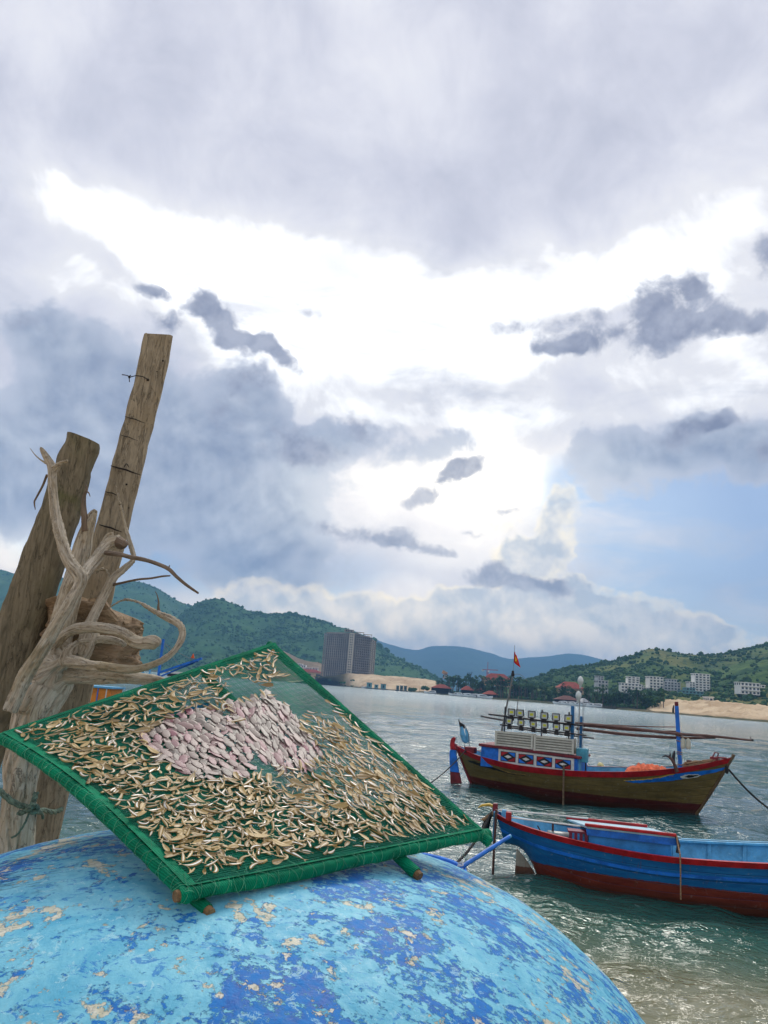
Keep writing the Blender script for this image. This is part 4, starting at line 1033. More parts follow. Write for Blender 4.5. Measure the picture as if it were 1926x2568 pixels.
    limb(big, [(400, 2110, 90, 3.2), (420, 2040, 60, 3.2), (480, 1995, 44, 3.22), (560, 1985, 56, 3.25), (640, 1975, 66, 3.28), (720, 1985, 56, 3.3), (780, 2010, 40, 3.32)], seed=10, n=26)
    limb(big, [(500, 2130, 70, 3.24), (545, 2050, 64, 3.24), (580, 1960, 60, 3.26), (600, 1900, 50, 3.28)], seed=11, n=16)
    limb(big, [(240, 2240, 170, 3.3), (400, 2200, 150, 3.28), (560, 2195, 140, 3.25), (700, 2200, 124, 3.2), (860, 2215, 96, 3.15), (980, 2230, 70, 3.1), (1060, 2245, 30, 3.08)], seed=12, n=30)
    limb(big, [(600, 1830, 26, 3.4), (585, 1760, 26, 3.42), (610, 1700, 24, 3.44), (650, 1640, 24, 3.46), (668, 1580, 26, 3.46), (640, 1545, 26, 3.46), (590, 1550, 22, 3.46)], seed=13, n=24)
    o = big.build('trunk', DRIFT, root, smooth=True)
    rm = o.modifiers.new('merge', 'REMESH'); rm.mode = 'VOXEL'; rm.voxel_size = 0.006; rm.use_smooth_shade = True
    sm = o.modifiers.new('soft', 'SMOOTH'); sm.factor = 0.5; sm.iterations = 3
    dg = bpy.context.evaluated_depsgraph_get(); me = bpy.data.meshes.new_from_object(o.evaluated_get(dg)); o.modifiers.clear(); o.data = me
    gr = grain_attr(o, SAMP); nrm = [v.normal.copy() for v in me.vertices]
    for v, vn in zip(me.vertices, nrm):       # dried-out grooves, knots and dents
        q = v.co; ca, sa, ln = (float(x) for x in gr[v.index])
        g = mnoise.fractal(Vector((ca * 2.1, sa * 2.1, ln * 5)), 1.0, 2.0, 4); k = mnoise.noise(q * 11); cr = mnoise.noise(Vector((ca * 1.5 + 9, sa * 1.5, ln * 2.4)))
        v.co = q + vn * (.0042 * g + .0035 * k - (.008 if abs(cr) < .05 else 0) + (.009 * max(0, mnoise.noise(q * 7.1) - .5)))
    me.update()
    def twig(pts, mat=TWIG, n=24, conv=z1, lump=.2):
        mb = MB(); k0 = len(SAMP); limb(mb, pts, conv, n, 8, lump, len(pts) * 1.3); grain_attr(mb.build('twig', mat, root, smooth=True), SAMP[k0:])
    twig([(655, 1442, 40, 3.3), (740, 1452, 38, 3.2), (800, 1468, 36, 3.1), (880, 1482, 34, 3.05), (950, 1502, 32, 3.0), (1038, 1540, 34, 2.95), (1090, 1590, 28, 2.92), (1150, 1640, 24, 2.9), (1222, 1690, 16, 2.88)])
    twig([(1036, 1545, 16, 2.95), (1046, 1518, 8, 2.95)], n=5)
    twig([(690, 1640, 26, 3.42), (745, 1628, 20, 3.38), (850, 1606, 18, 3.3), (930, 1598, 16, 3.25), (1000, 1586, 16, 3.22), (1048, 1583, 12, 3.2)])
    twig([(985, 1815, 30, 3.12), (976, 1780, 22, 3.12), (978, 1745, 14, 3.12), (968, 1700, 7, 3.12), (956, 1680, 3, 3.12)], n=14)
    twig([(528, 1310, 60, 3.36), (520, 1220, 52, 3.36), (516, 1150, 44, 3.36), (520, 1090, 34, 3.36), (535, 1050, 22, 3.36), (528, 1015, 6, 3.36)], n=18)
    twig([(525, 1060, 16, 3.36), (545, 1070, 12, 3.35), (556, 1095, 5, 3.35)], n=7)
    twig([(290, 960, 22, 3.2), (262, 1030, 18, 3.22), (225, 1100, 16, 3.24), (212, 1130, 14, 3.24), (218, 1175, 6, 3.24)], n=14)
    twig([(285, 890, 20, 3.18), (240, 860, 12, 3.18), (210, 830, 8, 3.18), (188, 800, 4, 3.18)], DRIFT, n=12)
    twig([(735, 1378, 96, 3.35), (765, 1392, 78, 3.33), (772, 1400, 60, 3.33)], TWIG, n=6)
build_driftwood()
def build_stump():
    c = Vector(at(228, 1668, 3.62)); top = at(228, 1530, 3.62)[2] - c.z
    root = thing('stump', c, 0, 'brown weathered stump with cracked layers wedged behind the driftwood roots', 'stump')
    rows = []; n = 46
    for i in range(30):
        f = i / 29; z = top * f; r = []
        for k in range(n):
            a = 2 * math.pi * k / n; rr = .215 * (1 + .25 * fbm(math.cos(a) * 1.4, math.sin(a) * 1.4, z * 1.1, 4) + .14 * fbm(math.cos(a) * 2, math.sin(a) * 2, z * 22, 3)); rr *= 1 - max(0, f - .93) * 3
            r.append((rr * math.cos(a) * 1.06, rr * math.sin(a) * .9, z + (.09 * fbm(math.cos(a) * 1.5, math.sin(a) * 1.5, 3) - .05 * math.cos(a) if f > .8 else 0)))
        rows.append(r)
    mb = MB(); mb.grid(rows, wrap=True); mb.add(rows[-1], [tuple(range(n))]); mb.build('weathered_wood', wood('stump_wood', srgb(108, 90, 68), srgb(150, 128, 100), srgb(130, 106, 80), along=(2, 2, 9)), root, smooth=True)
build_stump()
def zL(x, y): return x / 3.19, 1750 + y / 3.19
def build_rope():
    mb = MB(); root = thing('rope', Vector(at(*zL(260, 890), 3.2)), 0, 'frayed grey green rope knotted round the driftwood trunk and the plank post', 'rope'); b = root.location
    def strand(pts, r, name='strand', n=60):
        p = spline([(*(Vector(at(*zL(x, y), d)) - b),) for x, y, d in pts], n); mb = MB()
        for ph in (0, 2.1, 4.2):
            q = []
            for i in range(n):
                c = Vector(p[i]); ax = Vector(p[min(i + 1, n - 1)]) - Vector(p[max(i - 1, 0)]); ax.normalize(); e = ax.orthogonal().normalized(); g = ax.cross(e); a = i * .55 + ph; q.append(c + (e * math.cos(a) + g * math.sin(a)) * r * .5)
            mb.tube(q, r * .62, 6)
        mb.build(name, ROPEG, root, smooth=True)
    strand([(-60, 690, 3.2), (0, 745, 3.14), (100, 830, 3.12), (220, 880, 3.14), (300, 912, 3.3), (350, 900, 3.55), (430, 915, 3.82), (485, 895, 3.9), (500, 870, 4.0)], .011)
    strand([(150, 925, 3.14), (220, 895, 3.12), (260, 850, 3.12), (290, 760, 3.15)], .010, n=30)
    strand([(225, 880, 3.10), (270, 860, 3.09), (300, 890, 3.12), (270, 915, 3.1), (232, 900, 3.09), (250, 865, 3.08)], .010, 'knot', n=36)
    strand([(235, 910, 3.1), (200, 1000, 3.12), (140, 1090, 3.14), (90, 1120, 3.14)], .004, 'loose_end', n=24)
    strand([(300, 905, 3.3), (335, 930, 3.4), (345, 965, 3.42)], .006, 'loose_end', n=14)
ROPEG = plain('old_green_rope', srgb(88, 108, 92), 0.9, 0.35, 60, c2=srgb(130, 140, 120), bumps=0.4, dist=.002)
build_rope()
#PART4
# ================================================================== BOATS
RED = plain('red_boat_paint', srgb(176, 26, 34), 0.5, 0.25, 5, c2=srgb(120, 30, 34)); DKRED = plain('faded_red_paint', srgb(120, 38, 46), 0.6, 0.25, 5, c2=srgb(80, 40, 44))
BLUE = plain('blue_boat_paint', srgb(26, 112, 206), 0.45, 0.22, 4, c2=srgb(60, 140, 200)); SKYB = plain('pale_blue_paint', srgb(92, 168, 206), 0.5, 0.2, 4, c2=srgb(140, 190, 210))
WHITEP = plain('white_boat_paint', srgb(214, 212, 204), 0.5, 0.1, 6, c2=srgb(180, 176, 160)); BLACKP = plain('black_paint', srgb(26, 26, 30), 0.5, 0.2, 6)
CREAM = plain('cream_plastic', srgb(206, 202, 186), 0.5, 0.1, 8, c2=srgb(170, 164, 144)); STEEL = plain('galvanised_steel', srgb(128, 132, 132), 0.45, 0.2, 14, metal=0.5, c2=srgb(104, 92, 80))
RUST = plain('rusty_iron', srgb(92, 62, 52), 0.7, 0.3, 18, c2=srgb(60, 44, 40)); BAMBOO = plain('brown_spar_wood', srgb(104, 76, 68), 0.75, 0.25, 9, c2=srgb(70, 54, 52)); DARKST = plain('dark_bracket', srgb(40, 44, 52), 0.6, 0.25, 12)
ROPED = plain('dark_rope', srgb(44, 44, 42), 0.9, 0.2, 40, bumps=0); ROPET = plain('tan_rope', srgb(160, 128, 96), 0.9, 0.3, 40, c2=srgb(120, 90, 66)); YEL = plain('yellow_paint', srgb(206, 170, 66), 0.5, 0.15, 6)
DECKM = plain('worn_deck', srgb(120, 96, 78), 0.8, 0.3, 5, c2=srgb(150, 90, 70))
def hull_paint(name, top, top2, bottom, bottom2, zline, wob=0.015, grain=(0.7, 0.7, 5)):
    def b(t, p):
        P = ocoord(t); sp = t.new('ShaderNodeSeparateXYZ'); t.l.new(P, sp.inputs[0])
        mp = t.new('ShaderNodeMapping'); t.l.new(P, mp.inputs[0]); mp.inputs['Scale'].default_value = grain
        mv = t.new('ShaderNodeMapping'); t.l.new(P, mv.inputs[0]); mv.inputs['Scale'].default_value = (5, 5, .5)
        n = t.noise(mp.outputs[0], 2.2, 7, .65, .4); s = t.noise(mv.outputs[0], 1.6, 6, .65); k = t.noise(P, 22, 5, .7)
        c = t.mix(t.step(n, .3, .7), top, top2); c = t.mix(t.step(s, .5, .75, 0, .45), c, tuple(x * .5 for x in top))
        bt = t.mix(t.step(n, .35, .65), bottom, bottom2); bt = t.mix(t.step(k, .55, .75, 0, .6), bt, tuple(x * .5 for x in bottom))
        z = t.math('ADD', sp.outputs[2], t.math('MULTIPLY', t.math('SUBTRACT', k, .5), wob * 4))
        c = t.mix(t.step(z, zline - .008, zline + .008), bt, c)
        # plank seams along the sheer, rust runs
        va = t.new('ShaderNodeAttribute', attribute_name='vv').outputs['Fac']
        fr = t.math('FRACT', t.math('MULTIPLY', va, 9.0)); seam = t.math('MULTIPLY', t.step(t.math('ABSOLUTE', t.math('SUBTRACT', fr, 0.5)), 0.07, 0.02), t.step(n, .25, .6, .35, 1))
        c = t.mix(t.math('MULTIPLY', seam, .45), c, tuple(x * .35 for x in top))
        mr = t.new('ShaderNodeMapping'); t.l.new(P, mr.inputs[0]); mr.inputs['Scale'].default_value = (9, 9, .7); mr.inputs['Location'].default_value = (3, 1, 5)
        c = t.mix(t.step(t.noise(mr.outputs[0], 1.4, 6, .7), .60, .72, 0, .55), c, srgb(104, 66, 40))
        c = t.mix(t.step(t.noise(P, 9, 6, .72, .5), .60, .68, 0, .35), c, srgb(170, 168, 156))
        # wet weed line just over the water
        c = t.mix(t.step(z, .16, .0, 0, .55), c, srgb(52, 50, 34))
        t.l.new(c, p.inputs['Base Color']); t.l.new(t.step(k, .3, .7, .35, .6), p.inputs['Roughness']); setp(p, spec=.4)
        bump(t, p, t.math('ADD', n, t.math('ADD', t.math('MULTIPLY', k, .3), t.math('MULTIPLY', seam, -1.2))), .45, .012)
    return material(name, b)
class Hull:
    def __init__(s, xs, xk, zk, sheer, half, p_mid=.34, p_end=.85, e=.85, keel=None):
        s.xs = xs; s.xk = xk; s.zk = zk; s.sheer = sheer; s.half = half; s.pm = p_mid; s.pe = p_end; s.e = e; s.keel = keel
    def pt(s, t, v, side=-1, off=0.0):
        xs = s.xs[0] + (s.xs[1] - s.xs[0]) * t; xk = s.xk[0] + (s.xk[1] - s.xk[0]) * t
        zs = smooth_tab(xs, s.sheer); zk = smooth_tab(xs, s.keel) if s.keel else s.zk
        x = xk + (xs - xk) * v ** s.e; z = zk + (zs - zk) * v
        q = abs(2 * t - 1) ** 2.2; p = s.pm + (s.pe - s.pm) * q
        y = max(smooth_tab(xs, s.half), 0.0) * (v ** p) * 1.0 + off
        return Vector((x, side * y, z))
    def v_at(s, t, dz):
        xs = s.xs[0] + (s.xs[1] - s.xs[0]) * t; zs = smooth_tab(xs, s.sheer); zk = smooth_tab(xs, s.keel) if s.keel else s.zk
        return 1 - dz / (zs - zk)
    def skin(s, n=70, m=16):
        mb = MB(); rows = []
        for i in range(n + 1):
            t = i / n; rows.append([s.pt(t, v, -1) for v in np.linspace(1, 0, m)] + [s.pt(t, v, 1) for v in np.linspace(0, 1, m)[1:]])
        mb.grid(rows); s.vv = list(np.concatenate([np.linspace(1, 0, m), np.linspace(0, 1, m)[1:]])) * (n + 1) + [1.0] * (2 * len(rows[0]))
        mb.add(rows[0], [tuple(range(len(rows[0])))]); mb.add(rows[-1], [tuple(range(len(rows[-1])))]); return mb
    def band(s, dz0, dz1, off0, off1, t0=0.0, t1=1.0, n=70, both=True, cap=0.0):
        """a proud plank along the topside, from dz0 to dz1 below the sheer"""
        mb = MB()
        for side in ((-1, 1) if both else (-1,)):
            rows = []
            for i in range(n + 1):
                t = t0 + (t1 - t0) * i / n; a, b = s.v_at(t, dz0), s.v_at(t, dz1)
                inn = Vector((0, -side * cap, 0)) if cap else Vector((0, 0, 0))
                rows.append([s.pt(t, a, side) + inn, s.pt(t, a, side, off0), s.pt(t, (a + b) / 2, side, (off0 + off1) / 2), s.pt(t, b, side, off1), s.pt(t, b, side, -.01)])
            mb.grid(rows); mb.add(rows[0], [(0, 1, 2, 3, 4)]); mb.add(rows[-1], [(0, 1, 2, 3, 4)])
        return mb
    def deck(s, dz, t0=.02, t1=.98, n=50, inset=.03):
        mb = MB(); rows = []
        for i in range(n + 1):
            t = t0 + (t1 - t0) * i / n; v = s.v_at(t, dz); a = s.pt(t, v, -1, -inset); b = s.pt(t, v, 1, -inset)
            if a.y > -.01: a.y, b.y = -.01, .01
            rows.append([a, a.lerp(b, .5), b])
        mb.grid(rows); return mb
    def inner(s, dz, n=60, inset=.035, t0=.01, t1=.99):
        mb = MB()
        for side in (-1, 1):
            rows = []
            for i in range(n + 1):
                t = t0 + (t1 - t0) * i / n; rows.append([s.pt(t, 1, side, -inset), s.pt(t, s.v_at(t, dz), side, -inset)])
            mb.grid(rows)
        return mb
    def finder(s, root_m):
        g = [(t, v) for t in np.linspace(0, 1, 300) for v in np.linspace(.25, 1, 90)]
        W = np.array([list(root_m @ s.pt(t, v, -1)) for t, v in g]); d = W - CAMP; z = d @ CF
        UV = np.stack([PW / 2 + FPX * (d @ CX) / z, PH / 2 - FPX * (d @ CY) / z], -1)
        def f(u, v): return g[int(np.argmin(((UV - (u, v)) ** 2).sum(1)))]
        return f
    def decal(s, find, up, lo, conv, off=.006, n=40, name='', mat=None, root=None):
        a = spline(up, n); b = spline(lo, n); rows = []
        for i in range(n):
            p0 = find(*conv(*a[i])); p1 = find(*conv(*b[i])); r = []
            for k in range(4):
                f = k / 3; r.append(s.pt(p0[0] + (p1[0] - p0[0]) * f, p0[1] + (p1[1] - p0[1]) * f, -1, off))
            rows.append(r)
        mb = MB(); mb.grid(rows); return mb.build(name, mat, root, smooth=True, fix=False)

# ------------------------------------------------------------------ the brown fishing boat with light racks
def rope_curve(a, b, sag, n=24):
    a = Vector(a); b = Vector(b); return [a.lerp(b, i / n) - Vector((0, 0, sag * 4 * (i / n) * (1 - i / n))) for i in range(n + 1)]
def loose_rope(name, pts, r, mat, label, base=None):
    b = Vector(base if base is not None else pts[len(pts) // 2]); mb = MB(); mb.tube([Vector(q) - b for q in pts], r, 6); o = mb.build(name, mat, None, smooth=True); o.location = b; tag(o, label, 'rope'); return o
def build_fishing_boat():
    ang = R(-26); root = thing('fishing_boat', (6.9, 26.0, 0), ang, 'brown wooden fishing boat with a red gunwale and two rows of floodlights, moored offshore', 'fishing boat')
    Mw = Matrix.Translation((6.9, 26.0, 0)) @ Matrix.Rotation(ang, 4, 'Z'); W = lambda q: Mw @ Vector(q)
    H = Hull((-4.16, 4.52), (-3.2, 3.08), -.55,
             [(-4.16, 1.20), (-3.6, 1.08), (-3, .985), (-2.2, .905), (-1.5, .875), (-.5, .885), (.4, .93), (1.2, 1.0), (1.9, 1.08), (3, 1.27), (3.8, 1.47), (4.52, 1.70)],
             [(-4.16, .05), (-3.6, .48), (-3, .78), (-2, 1.05), (-1, 1.2), (0, 1.26), (1, 1.24), (2, 1.1), (3, .78), (3.8, .42), (4.3, .15), (4.52, .03)])
    H.skin(90, 18).build('hull', hull_paint('brown_hull', srgb(98, 82, 44), srgb(124, 104, 58), srgb(74, 26, 26), srgb(92, 38, 34), .27), root, smooth=True); attr([o for o in root.children if o.name.startswith('hull')][0].data, 'vv', H.vv)
    H.band(-.012, .165, .03, .022, cap=.05).build('gunwale', RED, root, smooth=True)
    H.inner(.25).build('bulwark', SKYB, root); H.deck(.25).build('deck', DECKM, root)
    f = H.finder(Mw)
    H.decal(f, [(955, 741), (1050, 737), (1120, 728), (1200, 708), (1300, 696), (1400, 684), (1462, 670)], [(955, 743), (1010, 752), (1100, 749), (1200, 738), (1300, 720), (1400, 700), (1458, 684)], c1, name='bow_stripe', mat=BLUE, root=root)
    H.decal(f, [(950, 739), (1050, 732), (1120, 723), (1195, 705)], [(952, 742), (1050, 737), (1120, 728), (1198, 710)], c1, off=.007, name='stripe_edge', mat=YEL, root=root)
    ew = H.decal(f, [(1228, 722), (1250, 712), (1280, 709), (1310, 709), (1328, 714)], [(1228, 726), (1250, 731), (1280, 729), (1310, 723), (1328, 716)], c1, off=.012, n=16, name='painted_eye', mat=WHITEP, root=root)
    H.decal(f, [(1250, 720), (1275, 714), (1300, 713), (1318, 714)], [(1250, 724), (1275, 726), (1300, 722), (1318, 716)], c1, off=.017, n=12, name='pupil', mat=BLACKP, root=ew)
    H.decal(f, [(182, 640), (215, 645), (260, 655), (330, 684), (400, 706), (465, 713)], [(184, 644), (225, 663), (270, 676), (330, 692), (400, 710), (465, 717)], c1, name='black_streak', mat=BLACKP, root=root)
    H.decal(f, [(222, 648), (280, 658), (340, 682), (400, 702), (470, 710)], [(222, 651), (280, 662), (340, 687), (400, 707), (470, 714)], c1, off=.009, name='streak_edge', mat=plain('dull_ochre', srgb(140, 112, 62), .6, .2, 6), root=root)
    # stem, sternpost and the tall rudder with its curled head
    mb = MB(); mb.tube([H.pt(1, v) * 1.0 + Vector((.03, 0, .0)) for v in np.linspace(.15, 1.0, 14)] + [Vector((4.60, 0, 1.80))], [.045] * 14 + [.05], 6); mb.build('stem', plain('stem_wood', srgb(96, 76, 48), .6, .2, 6), root, smooth=True)
    mb = MB(); mb.tube([H.pt(0, v) + Vector((-.03, 0, 0)) for v in np.linspace(.2, 1.0, 12)] + [Vector((-4.24, 0, 1.24))], .045, 6); mb.build('sternpost', DKRED, root, smooth=True)
    rud = MB(); rud.prism([(-4.38, .33), (-4.05, .33), (-4.15, .72), (-4.19, 1.0), (-4.17, 1.06), (-4.42, 1.06), (-4.44, .9)], -.04, .04); ro = rud.build('rudder', BLUE, root, bevel=.012)
    mb = MB(); mb.prism([(-4.30, -.35), (-3.92, -.35), (-3.95, 0), (-4.045, .327), (-4.375, .327)], -.04, .04); mb.build('rudder_foot', DKRED, ro)
    mb = MB(); mb.prism([(-4.41, 1.063), (-4.17, 1.063), (-4.22, 1.12), (-4.27, 1.22), (-4.28, 1.33), (-4.25, 1.42), (-4.25, 1.47), (-4.30, 1.49), (-4.38, 1.45), (-4.42, 1.36), (-4.43, 1.2)], -.045, .045); mb.build('rudder_head', RED, ro, bevel=.012)
    # low cabin
    z0, z1_, zr = .70, 1.27, 1.40
    mb = MB(); mb.prism([(-3.05, z0), (.12, z0), (.12, z1_ - .02), (-3.05, z1_ + .06)], -.80, .80); cab = mb.build('cabin', BLUE, root, bevel=.01)
    mb = MB(); mb.prism([(-3.12, z1_ + .062), (.22, z1_ - .018), (.22, z1_ + .06), (-3.12, z1_ + .15)], -.87, .87); mb.build('cabin_roof', DKRED, root, bevel=.015)
    mb = MB(); mb.prism([(-2.44, .86), (.02, .86), (.02, 1.245), (-2.44, 1.32)], -.835, -.802); fr = mb.build('side_panel', WHITEP, cab, bevel=.006)
    for k in range(4):
        xa = -2.36 + k * .595; xb = xa + .50; za, zb = .94 - k * .012, 1.245 - k * .018; xm, zm = (xa + xb) / 2, (za + zb) / 2; e = .02
        mb = MB(); mb.prism([(xa, za), (xb, za), (xb, zb), (xa, zb)], -.846, -.837, m=0)
        for tri, mi in (([(xa + e, zm), (xa + e, zb - e), (xm, zb - e)], 1), ([(xm, zb - e), (xb - e, zb - e), (xb - e, zm)], 2), ([(xb - e, zm), (xb - e, za + e), (xm, za + e)], 1), ([(xm, za + e), (xa + e, za + e), (xa + e, zm)], 2)):
            mb.prism(tri, -.853, -.847, m=mi)
        mb.prism([(xa + .13, zm), (xm, zb - .1), (xb - .13, zm), (xm, za + .1)], -.858, -.8475, m=3)
        mb.build('diamond_panel', [BLACKP, RED, BLUE, WHITEP], cab)
    mb = MB(); mb.box((-2.65, -.35, 1.54), (.12, .1, .26)); mb.build('vent_pipe', BLUE, cab)
    mb = MB(); mb.box((.14, -.55, 1.0), (.05, .3, .5)); mb.build('cabin_door', SKYB, cab)
    # light rack: posts, rails, twelve floodlights
    rack = MB()
    for x in (-2.35, -1.1, -.22): rack.tube([(x, -.55, 1.3), (x, -.55, 2.66)], .025, 6)
    rack.build('rack_post', DARKST, root)
    for z, x0, x1, y in ((2.33, -2.75, .2, -.56), (2.03, -2.5, .35, -.57), (2.28, -2.6, .1, .5), (1.92, -2.4, .4, .45)):
        mb = MB(); mb.tube([(x0, y, z + .04), (x1, y, z - .05)], .026, 6); mb.build('rail', DARKST, root)
    for x0, z0_, x1, z1b, y in ((-3.30, 2.28, -2.4, 2.20, -.2), (-3.12, 2.36, -2.38, 2.32, .1)):
        mb = MB(); mb.tube([(x0, y, z0_), (x1, y, z1b)], .03, 6); mb.build('outrigger', DARKST, root)
    GLASSL = plain('lamp_glass', srgb(190, 196, 196), 0.2, 0.08, 20, bumps=0, spec=.6); LEDY = plain('yellow_led_chip', srgb(206, 206, 60), 0.4, 0.1, 10, bumps=0); CASE = plain('lamp_case', srgb(30, 30, 34), 0.45, 0.15, 20)
    for (px, pz), s in [(q, 1.0) for q in ((-2.10, 2.505), (-1.81, 2.50), (-1.42, 2.485), (-1.0, 2.475), (-.62, 2.47), (-.22, 2.455))] + [(q, .9) for q in ((-2.17, 2.21), (-1.77, 2.20), (-1.36, 2.185), (-.98, 2.18), (-.60, 2.165), (-.27, 2.16))]:
        mb = MB(); w, h = .245 * s, .225 * s; y = -.66
        mb.box((px, y + .035, pz), (w, .05, h), taper=.96)
        for dx, dz, a, b in ((0, h / 2 - .012, w, .026), (0, -h / 2 + .012, w, .026), (w / 2 - .012, 0, .026, h - .052), (-w / 2 + .012, 0, .026, h - .052)): mb.box((px + dx, y - .0, pz + dz), (a, .024, b))
        for k in range(5): mb.box((px - w * .36 + k * w * .18, y + .085, pz), (.012, .05, h * .8))
        mb.box((px, y + .05, pz - h / 2 - .03), (w * .5, .03, .06)); mb.box((px, y + .06, pz - h / 2 - .11), (w * .62, .05, .10))
        fl = mb.build('floodlight', CASE, root)
        mb = MB(); mb.box((px, y + .0035, pz), (w - .05, .006, h - .05)); mb.build('lens', GLASSL, fl)
        mb = MB(); mb.box((px, y - .003, pz), (w * .46, .005, h * .36)); mb.build('led_chip', LEDY, fl)
    # masts
    mb = MB(); mb.tube([(-2.60, -.2, 1.35), (-2.52, -.2, 2.0), (-2.23, -.2, 3.70)], [.04, .036, .028], 8); mst = mb.build('mast', STEEL, root, smooth=True)
    mb = MB(); mb.lathe([(.03, 0), (.06, .01), (.06, .10), (.045, .11), (.045, .17), (.02, .20)], (-2.23, -.2, 3.68), 10); mb.build('masthead_lamp', BLACKP, mst)
    mb = MB(); mb.tube([(-2.22, -.2, 3.86), (-2.2, -.2, 4.74)], .007, 5); mb.build('flag_staff', STEEL, mst)
    mb = MB(); mb.tube(rope_curve((-2.23, -.2, 3.72), (-1.72, -.2, 3.55), -.12, 10), .008, 4); mb.tube([(-2.05, -.2, 2.5), (-2.0, -.2, 3.05)], .015, 5); mb.build('whip_aerial', STEEL, mst)
    fl_rows = []; FN = 9
    def flag_pt(i, j): # hangs limp from its hoist
        f, g = i / (FN - 1), j / (FN - 1); return Vector((-2.21 + .25 * f * (.35 + .65 * g) - .02 * g, -.2 + .05 * math.sin(6 * f + 2 * g), 4.53 - .36 * g - .13 * f * (1 + .4 * g)))
    for j in range(FN): fl_rows.append([flag_pt(i, j) for i in range(FN)])
    FLAGR = plain('red_flag_cloth', srgb(206, 24, 30), .8, .15, 8, bumps=0)
    mb = MB(); mb.grid(fl_rows); fo = mb.build('flag', FLAGR, mst, smooth=True, fix=False); so = fo.modifiers.new('cloth', 'SOLIDIFY'); so.thickness = .004
    star = []
    for k in range(10):
        a = math.pi / 2 + k * math.pi / 5; r = 2.7 if k % 2 == 0 else 1.1; q = flag_pt(4.2 + r * math.cos(a), 4.2 - r * math.sin(a)); star.append(q + Vector((0, -.014, 0)))
    mb = MB(); c = flag_pt(4.2, 4.2) + Vector((0, -.014, 0)); mb.add([c] + star, [(0, k + 1, (k + 1) % 10 + 1) for k in range(10)]); st_ = mb.build('star', plain('flag_yellow', srgb(240, 208, 40), .8, .05, 5, bumps=0), fo, fix=False); so = st_.modifiers.new('cloth', 'SOLIDIFY'); so.thickness = .003
    for x, y, a, b, w in ((-.13, -.45, 1.1, 2.86, .10), (.06, -.1, 1.1, 2.55, .085)):
        mb = MB(); mb.bar((x, y, a), (x + (.03 if x > 0 else .0), y, b), w, w); mb.build('light_post', plain('sea_blue_paint', srgb(44, 116, 168), .5, .2, 5), root, bevel=.008)
    mb = MB(); mb.tube([(.02, -.3, 1.3), (.07, -.3, 3.5)], .016, 6); bp = mb.build('bulb_pole', STEEL, root)
    BULB = plain('bulb_glass', srgb(206, 212, 206), .12, .06, 12, bumps=0, spec=.8)
    for x, z in ((.075, 3.46), (.03, 2.98)):
        mb = MB(); mb.lathe([(.02, -.02), (.035, .0), (.035, .05), (.05, .08), (.085, .15), (.10, .22), (.085, .29), (.05, .34), (.03, .36), (.001, .365)], (x, -.3 - (.05 if z < 3.2 else 0), z), 14); mb.build('bulb', BULB, bp, smooth=True)
    for y, dx in ((-.36, .16), (-.24, .17)):
        mb = MB(); mb.tube([(dx, y, 1.5), (dx + .02, y, 3.1)], .006, 4); mb.build('guy_line', STEEL, bp)
    fm = MB(); fm.bar((3.10, 0, 1.0), (3.0, 0, 3.10), .115, .115); fmo = fm.build('foremast', BLUE, root, bevel=.01)
    mb = MB(); mb.bar((3.0, 0, 3.101), (2.995, 0, 3.23), .11, .11); mb.build('mast_cap', DKRED, fmo, bevel=.02)
    for z, r in ((2.20, .075), (1.72, .075), (1.66, .075), (2.05, .07), (2.25, .075), (2.30, .075), (1.35, .075)):
        mb = MB(); x = 3.1 - .1 * (z - 1) / 2.1; mb.tube([(x + r * math.cos(a), r * math.sin(a), z + .01 * math.sin(a * 2)) for a in np.linspace(0, 2 * math.pi, 13)[:-1]], .013, 5, closed=True); mb.build('lashing', ROPET, fmo)
    mb = MB(); mb.tube([(2.92, -.05, 3.12), (2.90, -.05, 3.0), (2.90, -.05, 2.88)], [.012, .03, .03], 6); mb.tube([(2.93, -.04, 1.75), (2.90, -.04, 1.6), (2.89, -.04, 1.5), (2.93, -.04, 1.42)], [.02, .05, .045, .02], 6); mb.build('block', DARKST, fmo)
    for pts, r in (([(-.1, -.15, 2.30), (1.2, -.15, 2.31), (3.0, -.12, 2.26), (3.9, -.1, 2.28), (5.12, -.05, 2.26)], (.055, .05, .045, .04, .028)), ([(-.1, .05, 2.14), (1.5, .05, 2.10), (3.0, .05, 2.14), (4.1, .05, 2.24)], (.05, .05, .045, .03)), ([(.9, .15, 2.34), (2.2, .15, 2.40), (2.98, .1, 2.46)], (.02, .018, .015)), ([(.1, .2, 2.25), (1.8, .2, 2.24), (2.98, .15, 2.33)], (.03, .028, .02))):
        p = spline([(*a, b) for a, b in zip(pts, r)], 24); mb = MB(); mb.tube([q[:3] for q in p], [q[3] for q in p], 7, lump=.1); mb.build('spar', BAMBOO, root, smooth=True)
    mb = MB(); mb.box((5.12, -.05, 2.27), (.06, .09, .07)); mb.tube([(5.08, -.05, 2.29), (5.06, -.05, 2.36)], .012, 5); mb.build('spar_tip', DARKST, root)
    # stern marker: two rods, folded blue sheet, black pennant
    mb = MB(); mb.tube([(-3.92, .1, 1.1), (-4.0, .1, 1.62), (-4.18, .1, 2.08)], .012, 5); mb.tube([(-3.72, .0, 1.1), (-3.78, .0, 1.66), (-3.95, .0, 1.95)], .012, 5); mk = mb.build('marker_rod', STEEL, root)
    mb = MB(); mb.tube([(-4.07, .07, 1.86), (-4.02, .06, 1.6), (-3.94, .05, 1.42), (-3.84, .05, 1.34)], [.05, .09, .095, .05], 8, lump=.3, flat=.5); mb.tube([(-3.90, .03, 1.80), (-3.82, .03, 1.55), (-3.78, .02, 1.36)], [.03, .075, .04], 7, lump=.3, flat=.5); mb.build('folded_sheet', SKYB, mk, smooth=True)
